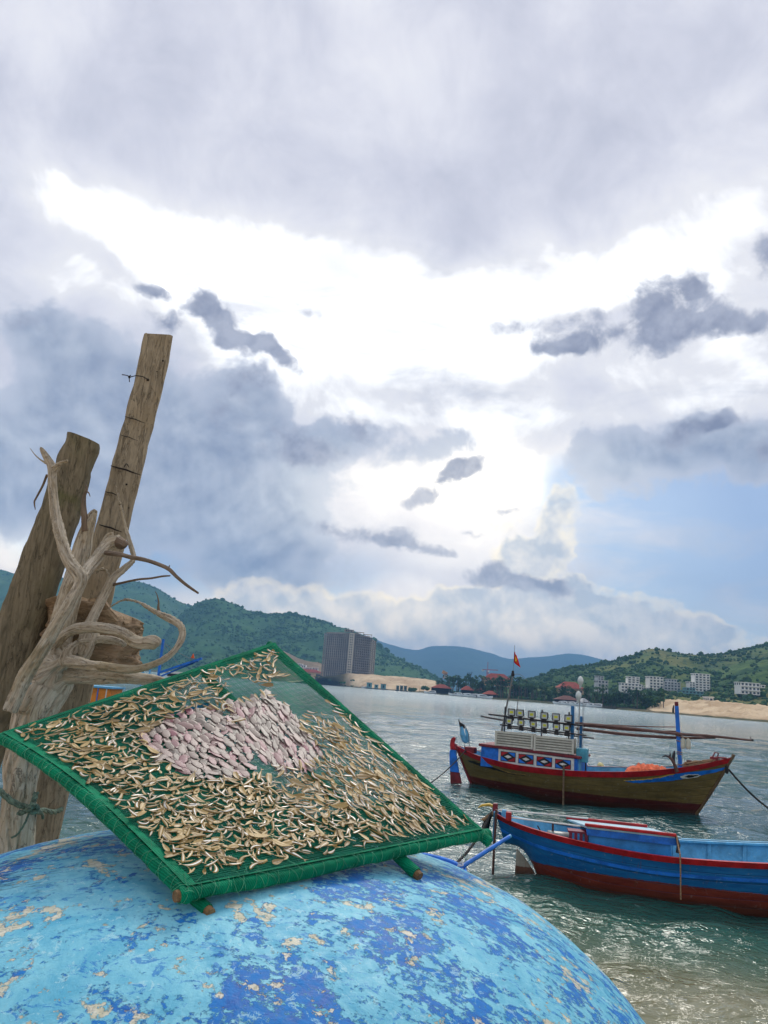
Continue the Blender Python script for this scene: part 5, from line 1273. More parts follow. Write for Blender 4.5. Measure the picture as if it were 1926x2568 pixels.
    mb = MB(); mb.prism([(-4.21, 2.12), (-4.16, 2.02), (-3.98, 1.93), (-3.93, 1.80), (-4.06, 1.84), (-4.13, 1.80), (-4.17, 1.95)], .06, .085); mb.build('pennant', BLACKP, mk)
    mb = MB(); mb.box((-3.58, -.3, 1.14), (.36, .3, .2)); mb.build('stern_locker', DKRED, root, bevel=.03)
    mb = MB(); mb.box((.2, -.45, 1.36), (.34, .3, .42)); sb = mb.build('storage_box', plain('teal_box', srgb(80, 160, 180), .5, .15, 6), root, bevel=.02)
    for x in (.08, .33):
        mb = MB(); mb.tube([(x, -.5, .68), (x - .02, -.5, 1.16)], .022, 5); mb.build('box_leg', DARKST, sb)
    mb = MB(); mb.bar((-.19, -1.30, -.12), (-.19, -1.335, 1.06), .05, .05); mb.build('side_pole', plain('weathered_pole', srgb(116, 96, 74), .8, .25, 12), root)
    mb = MB(); mb.box((3.35, -.1, 1.32), (.14, .14, .4)); mb.build('bitt', BAMBOO, root, bevel=.02)
    mb = MB(); mb.box((4.05, -.0, 1.62), (.22, .3, .12)); mb.tube([(4.0, -.1, 1.65), (4.08, -.1, 1.82), (4.18, -.08, 1.80), (4.14, -.06, 1.66)], .02, 5); mb.tube([(4.1, -.1, 1.67), (4.4, -.08, 1.68)], .03, 5); mb.build('bow_roller', DKRED, root)
    # loose gear, each a thing of its own
    def gear(name, loc, label, cat, rz=0):
        return thing(name, W(loc), ang + rz, label, cat)
    for k, (xa, xb) in enumerate(((-2.58, -1.31), (-1.28, .0))):
        zb = 1.385 - (xa + 1.9) * .024; t = gear('crate', ((xa + xb) / 2, -.62, zb), ('white slatted crate on the cabin roof, the one nearer the stern' if k == 0 else 'white slatted crate on the cabin roof, the one beside the blue posts'), 'crate'); L, Hh = xb - xa, .47
        for sx in (-1, 1):
            for sy in (-1, 1):
                mb = MB(); mb.box((sx * (L / 2 - .03), sy * .2, Hh / 2), (.06, .05, Hh)); mb.build('corner_post', CREAM, t)
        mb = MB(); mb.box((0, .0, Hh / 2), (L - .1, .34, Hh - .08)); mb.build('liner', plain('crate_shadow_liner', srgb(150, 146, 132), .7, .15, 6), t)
        for q in range(6):
            mb = MB(); z = .035 + q * (Hh - .07) / 5
            for sy in (-1, 1): mb.box((0, sy * .195, z), (L - .121, .028, .036 if q not in (0, 5) else .055))
            mb.build('slat', CREAM, t)
    t = gear('plastic_jug', (3.24, -.02, 2.16), 'pair of white plastic float jugs hung on the blue foremast', 'float')
    for dx in (-.07, .085):
        mb = MB(); mb.lathe([(.02, .0), (.045, -.03), (.07, -.07), (.075, -.12), (.07, -.17), (.075, -.22), (.072, -.30), (.05, -.33), (.001, -.335)], (dx, 0, 0), 12); mb.build('jug', plain('white_plastic', srgb(206, 204, 182), .45, .1, 8), t, smooth=True)
    mb = MB(); mb.tube([(-.16, 0, .06), (0, 0, .02), (.1, 0, -.0)], .01, 5); mb.build('cord', ROPET, t)
    rows = []
    for i in range(26):
        r = []
        for j in range(12):
            a, b = i / 25 * 2 - 1, j / 11 * 2 - 1; h = max(0, 1 - a * a) ** .5 * max(0, 1 - b * b) ** .5; r.append((a * .72, b * .5, -.12 + h * (.24 + .12 * fbm(i * .4, j * .5, 2)) + .05 * fbm(i * .9, j * .9)))
        rows.append(r)
    t = MB(); t.grid(rows); o = t.build('net_heap', plain('orange_net', srgb(226, 110, 72), .9, .3, 14, c2=srgb(190, 80, 56), bumps=.6, dist=.02), None, smooth=True); o.location = W((2.25, -.25, 1.13)); o.rotation_euler.z = ang; tag(o, 'orange heap of fishing net on the foredeck behind the red gunwale', 'fishing net')
    rg = random.Random(3); mb = MB(); p = []
    for k in range(170):
        a = k * .33 + rg.random() * .2; rr = .22 + .16 * rg.random(); p.append(Vector((math.cos(a) * rr * 1.6, math.sin(a) * rr * .6, .02 + .0011 * k + .03 * rg.random())))
    mb.tube(p, .016, 5); o = mb.build('rope_coil', ROPET, None, smooth=True); o.location = W((3.72, -.05, 1.32)); o.rotation_euler.z = ang; o.rotation_euler.y = R(-12); tag(o, 'tangle of tan rope coiled on the bow of the brown fishing boat', 'rope')
    t = gear('anchor', (2.95, -.92, 1.30), 'rusty hooked anchor hung over the red gunwale by the blue foremast', 'anchor')
    mb = MB(); mb.tube([(.12, .0, -.12), (.06, 0, .08), (-.02, 0, .22), (-.12, 0, .32)], [.06, .055, .045, .04], 7, lump=.2); mb.build('shank', RUST, t, smooth=True)
    mb = MB(); mb.tube([(-.10, 0, .30), (-.2, .0, .33), (-.30, 0, .27)], [.045, .03, .01], 6); mb.tube([(-.1, 0, .3), (-.06, 0, .38), (-.08, 0, .44)], [.04, .02, .008], 6); mb.build('fluke', DARKST, t, smooth=True)
    loose_rope('mooring_rope', rope_curve(W((4.40, -.04, 1.42)), Vector(onz(1960, 2060)) + Vector((.3, -.5, 0)), .25), .028, ROPED, 'thick black mooring rope running down from the bow of the brown boat')
    mb = MB(); mb.lathe([(.0, -.14), (.05, -.1), (.055, 0), (.05, .08), (.02, .12)], W((4.40, -.05, 1.36)), 8); k = mb.build('rope_knot', ROPED, None); k.location = (0, 0, 0); k.parent = root; k.matrix_parent_inverse = Mw.inverted()
    loose_rope('mooring_rope', rope_curve(W((-3.7, -.35, 1.15)), Vector(at(*c1(-60, 790), 24.5)), .12), .018, ROPED, 'thin stern line running down to the left past the blue rudder')
    return H, Mw
build_fishing_boat()
b_ = Vector(onz(*c1(835, 668))); bu = thing('buoy', b_, 0, 'small pale yellow buoy floating beyond the brown fishing boat', 'buoy')
mb = MB(); mb.lathe([(.001, -.1), (.1, -.08), (.155, 0), (.15, .06), (.10, .13), (.04, .16), (.001, .165)], (0, 0, 0), 14); mb.build('float', plain('cream_buoy', srgb(228, 214, 150), .5, .1, 3), bu, smooth=True)
mb = MB(); mb.tube([(.16 * math.cos(a), .16 * math.sin(a), .02) for a in np.linspace(0, 6.283, 17)[:-1]], .018, 5, closed=True); mb.build('band', YEL, bu)

# ------------------------------------------------------------------ the small blue boat
def build_blue_boat():
    ang = R(-10); O = (2.81, 14.45, 0); root = thing('small_boat', O, ang, 'small blue wooden boat with red gunwale and low blue cabin, nearest on the water', 'boat')
    Mw = Matrix.Translation(O) @ Matrix.Rotation(ang, 4, 'Z'); W = lambda q: Mw @ Vector(q)
    H = Hull((-.42, 7.6), (-.25, 7.2), -.4,
             [(-.42, .98), (-.2, .90), (.36, .815), (1.04, .75), (1.77, .70), (2.47, .69), (3.8, .75), (5, .86), (6.5, 1.12), (7.6, 1.45)],
             [(-.42, .20), (-.2, .30), (.36, .58), (1.04, .78), (1.77, .9), (2.6, .96), (4, .97), (5.4, .84), (6.6, .48), (7.4, .12), (7.6, .03)], p_mid=.30, p_end=.6, e=1.0,
             keel=[(-.42, .47), (-.2, .46), (-.05, .38), (.1, .2), (.22, -.02), (.5, -.25), (1.0, -.38), (1.5, -.42), (7.6, -.4)])
    H.skin(90, 16).build('hull', hull_paint('blue_hull', srgb(18, 94, 156), srgb(34, 118, 178), srgb(116, 46, 36), srgb(140, 62, 46), .28), root, smooth=True); attr([o for o in root.children if o.name.startswith('hull')][0].data, 'vv', H.vv)
    H.band(-.015, .075, .03, .02, cap=.05, both=False).build('gunwale', RED, root, smooth=True)
    far = H.band(-.015, .075, .03, .02, cap=.05, both=False); far.v = [(x, -y, z) for x, y, z in far.v]; far.build('gunwale', SKYB, root, smooth=True)
    H.band(.235, .285, .012, .022).build('rubbing_strake', BLUE, root, smooth=True)
    H.inner(.42).build('inner_planking', SKYB, root); H.deck(.42).build('deck', plain('blue_deck', srgb(96, 160, 190), .7, .2, 4), root)
    for k in range(8):
        t = .40 + k * .075; a = H.pt(t, 1, 1, -.036); b = H.pt(t, H.v_at(t, .41), 1, -.036); mb = MB(); mb.bar(a + Vector((0, -.02, 0)), b + Vector((0, -.02, 0)), .06, .04); mb.build('frame_rib', SKYB, root)
    mb = MB(); rows = [[H.pt(t, 1, 1, -.05) + Vector((0, 0, .005)), H.pt(t, 1, 1, -.14) + Vector((0, 0, .005)), H.pt(t, 1, 1, -.14) + Vector((0, 0, -.03))] for t in np.linspace(.38, .97, 40)]; mb.grid(rows); mb.build('side_deck', SKYB, root)
    mb = MB(); mb.prism([(-.08, -.5), (.4, -.5), (.4, -.1), (.28, .05), (.12, .26), (-.04, .42)], -.06, .06); mb.build('skeg', hull_paint('skeg_paint', srgb(150, 146, 130), srgb(176, 170, 152), srgb(104, 66, 50), srgb(120, 80, 60), .14), root)
    mb = MB(); mb.box((-.44, 0, .76), (.05, .40, .5)); mb.build('transom', plain('worn_blue_transom', srgb(70, 142, 178), .6, .25, 5, c2=srgb(120, 150, 160)), root, bevel=.015)
    mb = MB(); mb.bar((-.44, -.02, .96), (-.44, -.02, 1.13), .09, .09); mb.build('sternpost', DKRED, root, bevel=.01)
    mb = MB(); mb.box((-.20, -.30, .97), (.10, .10, .16)); mb.build('bollard', RED, root, bevel=.02)
    mb = MB(); mb.bar((-.28, -.1, .9), (-.28, -.1, 1.05), .08, .08); mb.build('stern_block', SKYB, root, bevel=.01)
    mb = MB(); mb.tube([(-.42, -.02, 1.06), (-.55, -.02, 1.10), (-.68, -.02, 1.07), (-.74, -.02, 1.03)], [.03, .028, .02, .008], 7); mb.build('tiller', YEL, root, smooth=True)
    mb = MB(); mb.tube([(-.415, -.26, 1.06), (-.43, -.26, .5), (-.44, -.26, -.5)], .022, 7); mb.build('rudder_iron', RUST, root)
    mb = MB(); mb.tube([(-.5, -.05, .95), (-.56, -.06, .86), (-.60, -.06, .72), (-.58, -.06, .62)], [.03, .06, .06, .03], 7, lump=.4); mb.build('black_rag', BLACKP, root, smooth=True)
    rg = random.Random(2); mb = MB(); p = [Vector((-.42 - .004 * k + .05 * math.sin(k * .9), -.05 + .05 * math.cos(k * .9), 1.0 - .003 * k)) for k in range(60)]; mb.tube(p, .010, 5); mb.build('stern_lashing', ROPET, root)
    # cabin: side walls, flat pale roof, red edge rails
    zn, zf = .93, .93
    mb = MB(); mb.prism([(1.13, .45), (2.45, .45), (2.42, zn - .07), (1.12, zn - .05)], -.66, .58); cab = mb.build('cabin', plain('cabin_blue', srgb(48, 134, 196), .5, .18, 4, c2=srgb(60, 140, 196)), root, bevel=.01)
    mb = MB(); mb.add([(.86, .60, .875), (2.30, .60, .865), (2.58, -.70, .945), (1.08, -.72, .965), (.86, .60, .905), (2.30, .60, .895), (2.58, -.70, .985), (1.08, -.72, 1.01)], [(0, 3, 2, 1), (4, 5, 6, 7), (0, 1, 5, 4), (1, 2, 6, 5), (2, 3, 7, 6), (3, 0, 4, 7)]); mb.build('cabin_roof', plain('roof_pale_blue', srgb(168, 202, 214), .5, .12, 4, c2=srgb(130, 180, 200)), root, bevel=.008)
    mb = MB(); mb.prism([(1.09, .86), (2.5, .84), (2.53, .955), (1.07, .975)], -.70, -.665); mb.build('coaming', BLUE, cab)
    for a, b, w in (((1.05, -.725, 1.025), (2.50, -.705, 1.0), .05), ((.84, .585, .93), (2.26, .585, .92), .055)):
        mb = MB(); mb.bar(a, b, .05, w); mb.build('roof_rail', RED, root, bevel=.012)
    mb = MB(); mb.prism([(1.06, .75), (1.12, .75), (1.12, .86), (1.03, .86)], -.6, .55); mb.build('cabin_front', SKYB, cab)
    for a, b in (((-.38, -.12, 1.04), (1.2, .35, .985)), ((-.2, -.30, .96), (1.06, -.3, .93))):
        mb = MB(); mb.tube([a, b], .014, 6); mb.build('stay_rod', WHITEP, root)
    mb = MB(); mb.tube([(2.50, -.74, 1.0), (2.50, -.80, .9), (2.50, -.98, .76), (2.50, -1.0, .55), (2.50, -.99, .1)], .012, 5); mb.build('fender_line', ROPET, root)
    mb = MB(); mb.tube([(2.5, -.7, .98), (2.53, -.74, .86), (2.5, -.76, .74)], [.02, .035, .025], 6, lump=.3); mb.build('tied_bundle', DARKST, root)
    t = thing('fish_crate', W((1.0, -.50, .58)), ang, 'maroon plastic crate standing against the aft end of the blue cabin', 'crate')
    for q in range(5):
        mb = MB(); mb.box((-.17 + q * .085, -.12, .15), (.05, .02, .31)); mb.build('slat', plain('maroon_plastic', srgb(120, 34, 58), .5, .2, 8), t)
    for z in (.01, .30):
        mb = MB(); mb.box((0, -.0, z), (.42, .28, .03)); mb.build('crate_rim', plain('maroon_plastic', srgb(120, 34, 58), .5, .2, 8), t)
    e = thing('engine', W((.66, -.2, .50)), ang, 'small grey inboard engine with a steel drum in the open stern of the blue boat', 'engine')
    mb = MB(); mb.lathe([(.12, -.2), (.14, -.18), (.14, .18), (.12, .2)], (0, 0, .16), 12, rot=Matrix.Rotation(R(90), 3, 'Y')); mb.build('drum', STEEL, e, smooth=True)
    mb = MB(); mb.box((-.22, .05, .12), (.2, .25, .24)); mb.build('block', DARKST, e, bevel=.02)
    mb = MB(); mb.tube([(-.1, 0, .3), (-.1, 0, .42), (-.02, 0, .44)], .02, 6); mb.build('exhaust_pipe', RUST, e); mb = MB(); mb.tube([(-.3, .02, .26), (-.36, -.04, .36)], .012, 5); mb.build('crank', RUST, e)
    loose_rope('stern_line', rope_curve(W((-.5, -.05, .98)), Vector(onz(1140, 2168, .35)), .10), .022, ROPED, 'dark stern line sagging from the small blue boat down to the floating coracle')
build_blue_boat()

# ------------------------------------------------------------------ floating coracle and its blue pole, beyond the foreground dome
c = Vector(onz(1000, 2172, .42)); cr = thing('floating_coracle', (c.x, c.y, 0), 0, 'round blue coracle floating behind the upturned boat, only its rim showing', 'basket boat')
mb = MB(); rr = .98; rows = [[(rr * k * math.cos(a), rr * k * math.sin(a), z) for a in np.linspace(0, 2 * math.pi, 49)[:-1]] for k, z in ((.4, -.15), (.75, -.05), (.93, .15), (1.0, .42), (.95, .42), (.88, .15), (.7, .02), (.01, .0))]
mb.grid(rows, wrap=True); mb.build('hull', plain('coracle_blue', srgb(20, 92, 190), .5, .25, 4, c2=srgb(70, 150, 210)), cr, smooth=True)
mb = MB(); mb.tube([(.985 * math.cos(a), .985 * math.sin(a), .43) for a in np.linspace(0, 2 * math.pi, 49)[:-1]], .035, 7, closed=True); mb.build('rim', plain('rim_blue', srgb(36, 122, 216), .5, .2, 5), cr, smooth=True)
mb = MB()
for k in range(5): a = .12 + k * .03; mb.tube([(.985 * math.cos(a) + .05 * math.cos(q), .985 * math.sin(a), .43 + .05 * math.sin(q)) for q in np.linspace(0, 6.283, 11)[:-1]], .01, 4, closed=True)
mb.build('rim_lashing', plain('white_rope', srgb(190, 196, 196), .9, .15, 20), cr)
a = Vector(onz(1152, 2178, .46)); b = Vector(at(1281, 2096, a.y + .55)); d = (b - a)
oar = thing('pole', a, 0, 'blue painted pole slanting up from the rim of the floating coracle', 'pole'); mb = MB(); mb.tube([-d * .35, d * .5, d * .965], [.032, .032, .03], 9); mb.build('shaft', plain('pole_blue', srgb(40, 120, 214), .45, .2, 6), oar, smooth=True)
mb = MB(); mb.tube([d * .967, d], [.029, .026], 9); mb.build('pole_tip', SKYB, oar)
mb = MB(); mb.tube([d * .02 + Vector((.04 * math.cos(k * .8), .04 * math.sin(k * .8), .006 * k - .05)) for k in range(26)], .010, 5); mb.build('oar_lashing', plain('white_rope', srgb(190, 196, 196), .9, .15, 20), oar)
o = MB(); o.tube([(.0, 0, 0), (.03, 0, .04), (.05, .01, .0)], .02, 5); q = Vector(onz(1108, 2160, .44))

# ------------------------------------------------------------------ blue boat behind the driftwood
def build_left_boat():
    y = 38.0; a = Vector(onz(*c1(0, 0))) if False else Vector(at(330, 1775, y)); O = Vector((a.x, y, 0)); root = thing('moored_boat', O, R(-6), 'blue boat with an orange cabin half hidden behind the driftwood and the tray', 'boat')
    L = lambda u, v: Vector(at(u, v, y)) - O
    H = Hull((-3.6, 3.8), (-2.8, 2.8), -.4, [(-3.6, 1.3), (-2, 1.0), (0, .9), (2, 1.1), (3.8, 1.7)], [(-3.6, .3), (-2, .95), (0, 1.15), (2, .9), (3.2, .4), (3.8, .03)])
    H.skin(40, 10).build('hull', hull_paint('left_boat_hull', srgb(20, 80, 150), srgb(30, 100, 170), srgb(110, 40, 36), srgb(120, 50, 44), .25), root, smooth=True)
    H.band(-.01, .12, .03, .02, cap=.05, n=40).build('gunwale', BLUE, root); H.deck(.2).build('deck', DECKM, root)
    zt = L(262, 1726).z; zb = .75; xl, xr = L(205, 1726).x, L(292, 1726).x
    mb = MB(); mb.box(((xl + xr) / 2, 0, (zt + zb) / 2), (xr - xl, 1.3, zt - zb)); cb = mb.build('cabin', plain('orange_cabin', srgb(216, 130, 36), .5, .15, 3), root)
    for k in range(4):
        x = xl + .18 + k * .42; mb = MB(); mb.box((x, -.66, zt - .3), (.05, .02, .6)); mb.build('cabin_post', WHITEP if k % 2 else BLUE, cb)
    mb = MB(); mb.box(((xl + xr) / 2, 0, zt + .05), (xr - xl + .2, 1.5, .08)); mb.build('cabin_roof', SKYB, cb)
    mb = MB(); mb.bar((L(398, 1700).x, 0, 1.0), L(412, 1603), .10); m = mb.build('mast', BLUE, root)
    p0, p1 = L(401, 1687), L(511, 1652); mb = MB(); mb.bar(p0, p1, .12, .10); mb.bar(p0 + Vector((0, .1, -.2)), p1 + Vector((-.2, .1, -.12)), .07, .07); mb.build('boom', BLUE, root)
    mb = MB(); mb.tube(rope_curve(L(412, 1618), L(455, 1672), .0, 4), .012, 4); mb.tube(rope_curve(L(412, 1612), L(489, 1656), .05, 6), .012, 4); mb.build('stay', STEEL, root)
    mb = MB(); mb.prism([(p1.x - .55, p1.z - .02), (p1.x - .38, p1.z - .02), (p1.x - .45, p1.z + .2)], -.03, .03); mb.build('marker_flag', plain('orange_flag', srgb(226, 96, 50), .8, .1, 5), root)
    for k in range(2):
        q = L(372 - 18 * k, 1690); mb = MB(); mb.tube([(q.x, 0, 1.0), (q.x + .1, 0, q.z + .35)], .04, 5); mb.build('rail_post', SKYB, root)
    # white hull further off, seen over the boom
    w = thing('white_boat', Vector(at(448, 1684, 150)) * 1.0, R(-4), 'small white motor boat far off behind the blue boom', 'boat'); w.location.z = 0
    H2 = Hull((-3.4, 4), (-3.2, 3), -.4, [(-3.4, 1.2), (0, 1.3), (4, 1.9)], [(-3.4, 1), (0, 1.2), (2.5, .8), (4, .03)]); H2.skin(20, 6).build('hull', WHITEP, w); H2.deck(.1, n=10).build('deck', WHITEP, w)
    mb = MB(); mb.box((-.4, 0, 2.2), (3, 1.6, 1.6), taper=.85); mb.build('cabin', WHITEP, w); mb = MB(); mb.box((-.4, 0, 2.35), (2.9, 1.7, .5)); mb.build('window_band', BLACKP, w)
build_left_boat()
#PART5
# ================================================================== FAR SHORE: buildings, huts, craft
CONC = plain('raw_concrete', srgb(146, 139, 129), .9, .12, .08, c2=srgb(124, 118, 110), bumps=0); CONCL = plain('pale_concrete', srgb(186, 178, 160), .9, .1, .08, bumps=0)
VOID = plain('dark_opening', srgb(34, 33, 38), .9, .2, .3, bumps=0); WALLW = plain('white_render', srgb(236, 234, 226), .85, .06, .2, c2=srgb(206, 202, 190), bumps=0)
PANE = plain('window_glass', srgb(58, 66, 72), .25, .2, .5, bumps=0); GREYW = plain('grey_render', srgb(196, 198, 196), .85, .12, .2, bumps=0); TEALW = plain('teal_sheet', srgb(110, 158, 160), .7, .2, .3, bumps=0)
ROOFT = plain('red_roof_tiles', srgb(160, 74, 52), .85, .2, .6, c2=srgb(120, 58, 44), bumps=0); DARKW = plain('dark_timber', srgb(46, 40, 38), .9, .25, .5, bumps=0)
def build_tower():
    y = 1150.0; zb = 5.0
    pL = Vector(at(805, 1690, y + 18)); pF = Vector(at(877, 1690, y - 12)); pR = Vector(at(927, 1690, y + 14)); pE = Vector(at(937.5, 1690, y + 20))
    top = at(870, 1590, y)[2]; N = 20
    root = thing('concrete_tower', (pF.x, pF.y, zb), 0, 'tall unfinished concrete tower block of open window bays on the far shore', 'building'); O = Vector((pF.x, pF.y, zb)); H = top - zb; fh = H / N
    def wing(a, b, nb, depth, name, drop=0.0, wall=CONC, solid=.34):
        a = Vector((a.x, a.y, zb)) - O; b = Vector((b.x, b.y, zb)) - O; u = (b - a); L = u.length; u.normalize(); n = Vector((u.y, -u.x, 0)); n = n if n.y < 0 else -n; Hh = H - drop
        rot = Matrix((( u.x, -n.x, 0), (u.y, -n.y, 0), (0, 0, 1)))
        def P(s, d, z): return a + u * s - n * d + Vector((0, 0, z))
        mb = MB(); mb.box(P(L / 2, depth / 2 + 2.2, Hh / 2 - 1), (L - .6, depth - 4, Hh + 2), rot); core = mb.build('core', VOID, root)
        mb = MB(); mb.box(P(L / 2, depth / 2 + 2.2, Hh + 1.1), (L - .4, depth - 4.2, 2.0), rot); mb.build('roof_slab', wall, root)
        for k in range(N + 1):
            z = k * fh * (Hh / H); mb = MB(); mb.box(P(L / 2, depth / 2, z), (L + .5, depth, .7), rot); mb.build('floor_slab', CONC, root)
        for k in range(nb + 1):
            mb = MB(); s = L * k / nb; mb.box(P(s, 1.4, Hh / 2 - .3), (.62, 2.7, Hh - .2), rot); mb.build('column', wall, root)
        mb = MB()   # infill wall beside each opening
        for f in range(N):
            for k in range(nb):
                w = L / nb; mb.box(P(L * (k + .5) / nb - w * .5 + w * solid / 2 + .2, 1.0, (f + .5) * fh * (Hh / H)), (w * solid, .3, fh * (Hh / H) - .6), rot)
                pass
        o = mb.build('infill_wall', CONC if wall is CONC else wall, root); o['kind'] = 'stuff'
        return P
    P = wing(pL, pF, 14, 20, 'left'); wing(pF, pR, 10, 20, 'right', 2.0); wing(pR, pE, 2, 18, 'end', 6.0, CONCL, .55)
    # bright stair column at the fold, roof frames
    mb = MB(); mb.box((-1.2, -1.0, H / 2 + .5), (7.2, 3.2, H + 1)); st = mb.build('stair_shaft', CONCL, root)
    for k in range(N):
        for dx in (-1.5, 1.0):
            mb = MB(); mb.box((-1.2 + dx, -2.62, (k + .5) * fh), (1.5, .12, 1.8)); mb.build('opening', VOID, st)
    mb = MB(); mb.box((-6, 8, H + 4.6), (14, 7, 3.4)); mb.build('plant_room', CONC, root)
    for dx in (-10, -6.5, -3):
        mb = MB(); mb.box((dx, 4.42, H + 4.4), (1.8, .12, 1.9)); mb.build('opening', VOID, root)
    mb = MB()
    mb.box((10, 10, H + 3.6), (12, 7, .6))
    for dx in (4.5, 10, 15.5): mb.box((dx, 7, H + 1.9), (.7, .7, 3))
    mb.box((22, 14, H + 1.4), (12, 6, .6))
    for dx in (16.6, 22, 27.5): mb.box((dx, 11.4, H - .4), (.7, .7, 3.2))
    o = mb.build('roof_frame', CONC, root); o['kind'] = 'stuff'
build_tower()
PANE_MESH = {}
def pane_mesh(w, h):
    k = (round(w, 2), round(h, 2))
    if k not in PANE_MESH:
        mb = MB(); mb.box((0, 0, 0), (w, .12, h)); PANE_MESH[k] = mb.mesh('window', PANE)
    return PANE_MESH[k]
def house(uv, y, blocks, label, wall=WALLW, rz=0.0, cat='building', name='white_house'):
    """blocks: (x0, x1, z0, z1, floors, bays) in metres from the base point"""
    b = Vector(at(*uv, y)); root = thing(name, b, rz, label, cat)
    for bi, (x0, x1, z0, z1, nf, nb) in enumerate(blocks):
        d = 9.0 - bi * 1.2; yc = bi * .9
        mb = MB(); mb.box(((x0 + x1) / 2, yc + d / 2, (z0 + z1) / 2 - .3), (x1 - x0, d, z1 - z0 - .6)); wl = mb.build('wall', wall, root)
        mb = MB(); mb.box(((x0 + x1) / 2, yc + d / 2 - .15, z1 - .28), (x1 - x0 + .8, d + .8, .52)); mb.build('roof_parapet', wall, root)
        fh = (z1 - z0) / nf
        for f in range(nf):
            if f:
                mb = MB(); mb.box(((x0 + x1) / 2, yc - .45, z0 + f * fh), (x1 - x0 + .3, .9, .22)); mb.build('balcony', wall, root)
            for k in range(nb):
                w = (x1 - x0) / nb; o = bpy.data.objects.new('window', pane_mesh(w * .56, fh * .52)); COL.objects.link(o); o.parent = root; o.location = (x0 + w * (k + .5), yc - .03, z0 + fh * (f + .48))
        for k in range(3):
            o = bpy.data.objects.new('window', pane_mesh(1.4, fh * .5)); COL.objects.link(o); o.parent = root; o.rotation_euler.z = math.pi / 2; o.location = (x0 - .03, yc + d * (k + .5) / 3, z0 + fh * (nf - .5))
    return root
yh = 700.0; PXM = yh / FPX / 2.454   # metres per zoomed pixel at the hillside
def hb(xl, xr, yt, yb, **k): return None
def hill_house(xc, yb, rects, label, y=700.0, wall=WALLW, name='white_house', rz=0.0):
    m = y / FPX / 2.454; blocks = [((x0 - xc) * m, (x1 - xc) * m, -2.0 if i == 0 else (yb - y1) * m, (yb - y0) * m, nf, nb) for i, (x0, x1, y0, y1, nf, nb) in enumerate(rects)]
    house(zR(xc, yb), y, blocks, label, wall, rz, name=name)
hill_house(642, 378, [(612, 676, 312, 378, 4, 3), (614, 648, 287, 312, 2, 2)], 'pale narrow four storey house leftmost of the white hillside buildings', wall=GREYW, rz=.12)
hill_house(822, 388, [(757, 880, 330, 388, 4, 6), (798, 868, 290, 330, 3, 3), (880, 897, 338, 360, 2, 1)], 'broad stepped white building with a set back upper block on the hillside', rz=-.08)
hill_house(975, 398, [(930, 1016, 291, 398, 7, 4), (912, 932, 360, 396, 2, 1)], 'tall seven storey white building with balconies beside the grey stepped one', rz=.06)
hill_house(1070, 390, [(1022, 1120, 322, 390, 5, 5), (1048, 1100, 305, 322, 1, 3)], 'grey white stepped block immediately right of the tall seven storey building', wall=GREYW)
hill_house(1245, 378, [(1212, 1302, 272, 378, 8, 4), (1180, 1214, 324, 378, 4, 2)], 'tallest white tower house on the hillside with a lower left wing', y=690)
hill_house(1195, 414, [(1130, 1262, 376, 414, 3, 6), (1160, 1215, 358, 376, 1, 3)], 'low teal and white building below the tallest white tower house', y=660, wall=TEALW, name='teal_building')
hill_house(1560, 382, [(1490, 1612, 326, 384, 3, 5), (1600, 1650, 334, 352, 1, 2)], 'wide flat roofed white villa with dark bays on the right hillside', y=600, rz=.1)
hill_house(1310, 434, [(1297, 1323, 412, 434, 1, 1)], 'small white hut standing on top of the sand mound', y=500, name='white_hut')
hill_house(850, 402, [(800, 835, 386, 404, 1, 2), (870, 905, 384, 402, 1, 2)], 'low grey outbuilding half hidden in trees below the broad stepped building', y=640, wall=GREYW, name='outbuilding')
def small_town():
    rg = random.Random(4); m = 1270 / FPX / 2.765
    labs = ['small white house on the far left shore, nearest the tray edge', 'white two storey house left of the concrete tower', 'low white house just above the red roofed villa', 'white house close against the foot of the concrete tower', 'small pale house highest on the bare slope left of the tower']
    for i, (xc, yb, w, h) in enumerate(((112, 490, 34, 30), (160, 500, 40, 36), (205, 502, 38, 22), (248, 505, 34, 24), (140, 468, 36, 14))):
        house(zF(xc, yb), 1270, [(-w / 2 * m, w / 2 * m, -6, h * m, 2 if h < 30 else 3, 3)], labs[i], rz=rg.uniform(-.2, .2))
small_town()
def roof_house(uvc, y, w, hwall, hroof, label, wall=WALLW, roof=ROOFT, depth=10, rz=0.0, n=1, name='red_roof_house', cat='building', low=0.0):
    b = Vector(at(*uvc, y)); root = thing(name, b, rz, label, cat); pw = w / n
    for k in range(n):
        x0 = -w / 2 + k * pw; x1 = x0 + pw
        mb = MB(); mb.box(((x0 + x1) / 2, depth / 2, hwall / 2 - low / 2), (pw - .4, depth - 1, hwall + low)); mb.build('wall', wall, root)
        mb = MB(); o = 1.0; z = hwall; xm = (x0 + x1) / 2; r = pw * .22
        mb.add([(x0 - o, -o, z), (x1 + o, -o, z), (x1 + o, depth + o, z), (x0 - o, depth + o, z), (xm - r, depth / 2, z + hroof), (xm + r, depth / 2, z + hroof)], [(0, 1, 5, 4), (1, 2, 5), (2, 3, 4, 5), (3, 0, 4), (0, 3, 2, 1)]); mb.build('roof', roof, root)
        for q in range(3):
            ob = bpy.data.objects.new('window', pane_mesh(pw * .16, hwall * .4)); COL.objects.link(ob); ob.parent = root; ob.location = (x0 + pw * (q + .5) / 3, .44, hwall * .5)
    return root
roof_house(zF(203, 545), 1255, 46, 7, 5, 'cream villa with a long red roof at the waterside left of the tower', plain('cream_render', srgb(206, 178, 132), .85, .1, .2, bumps=0))
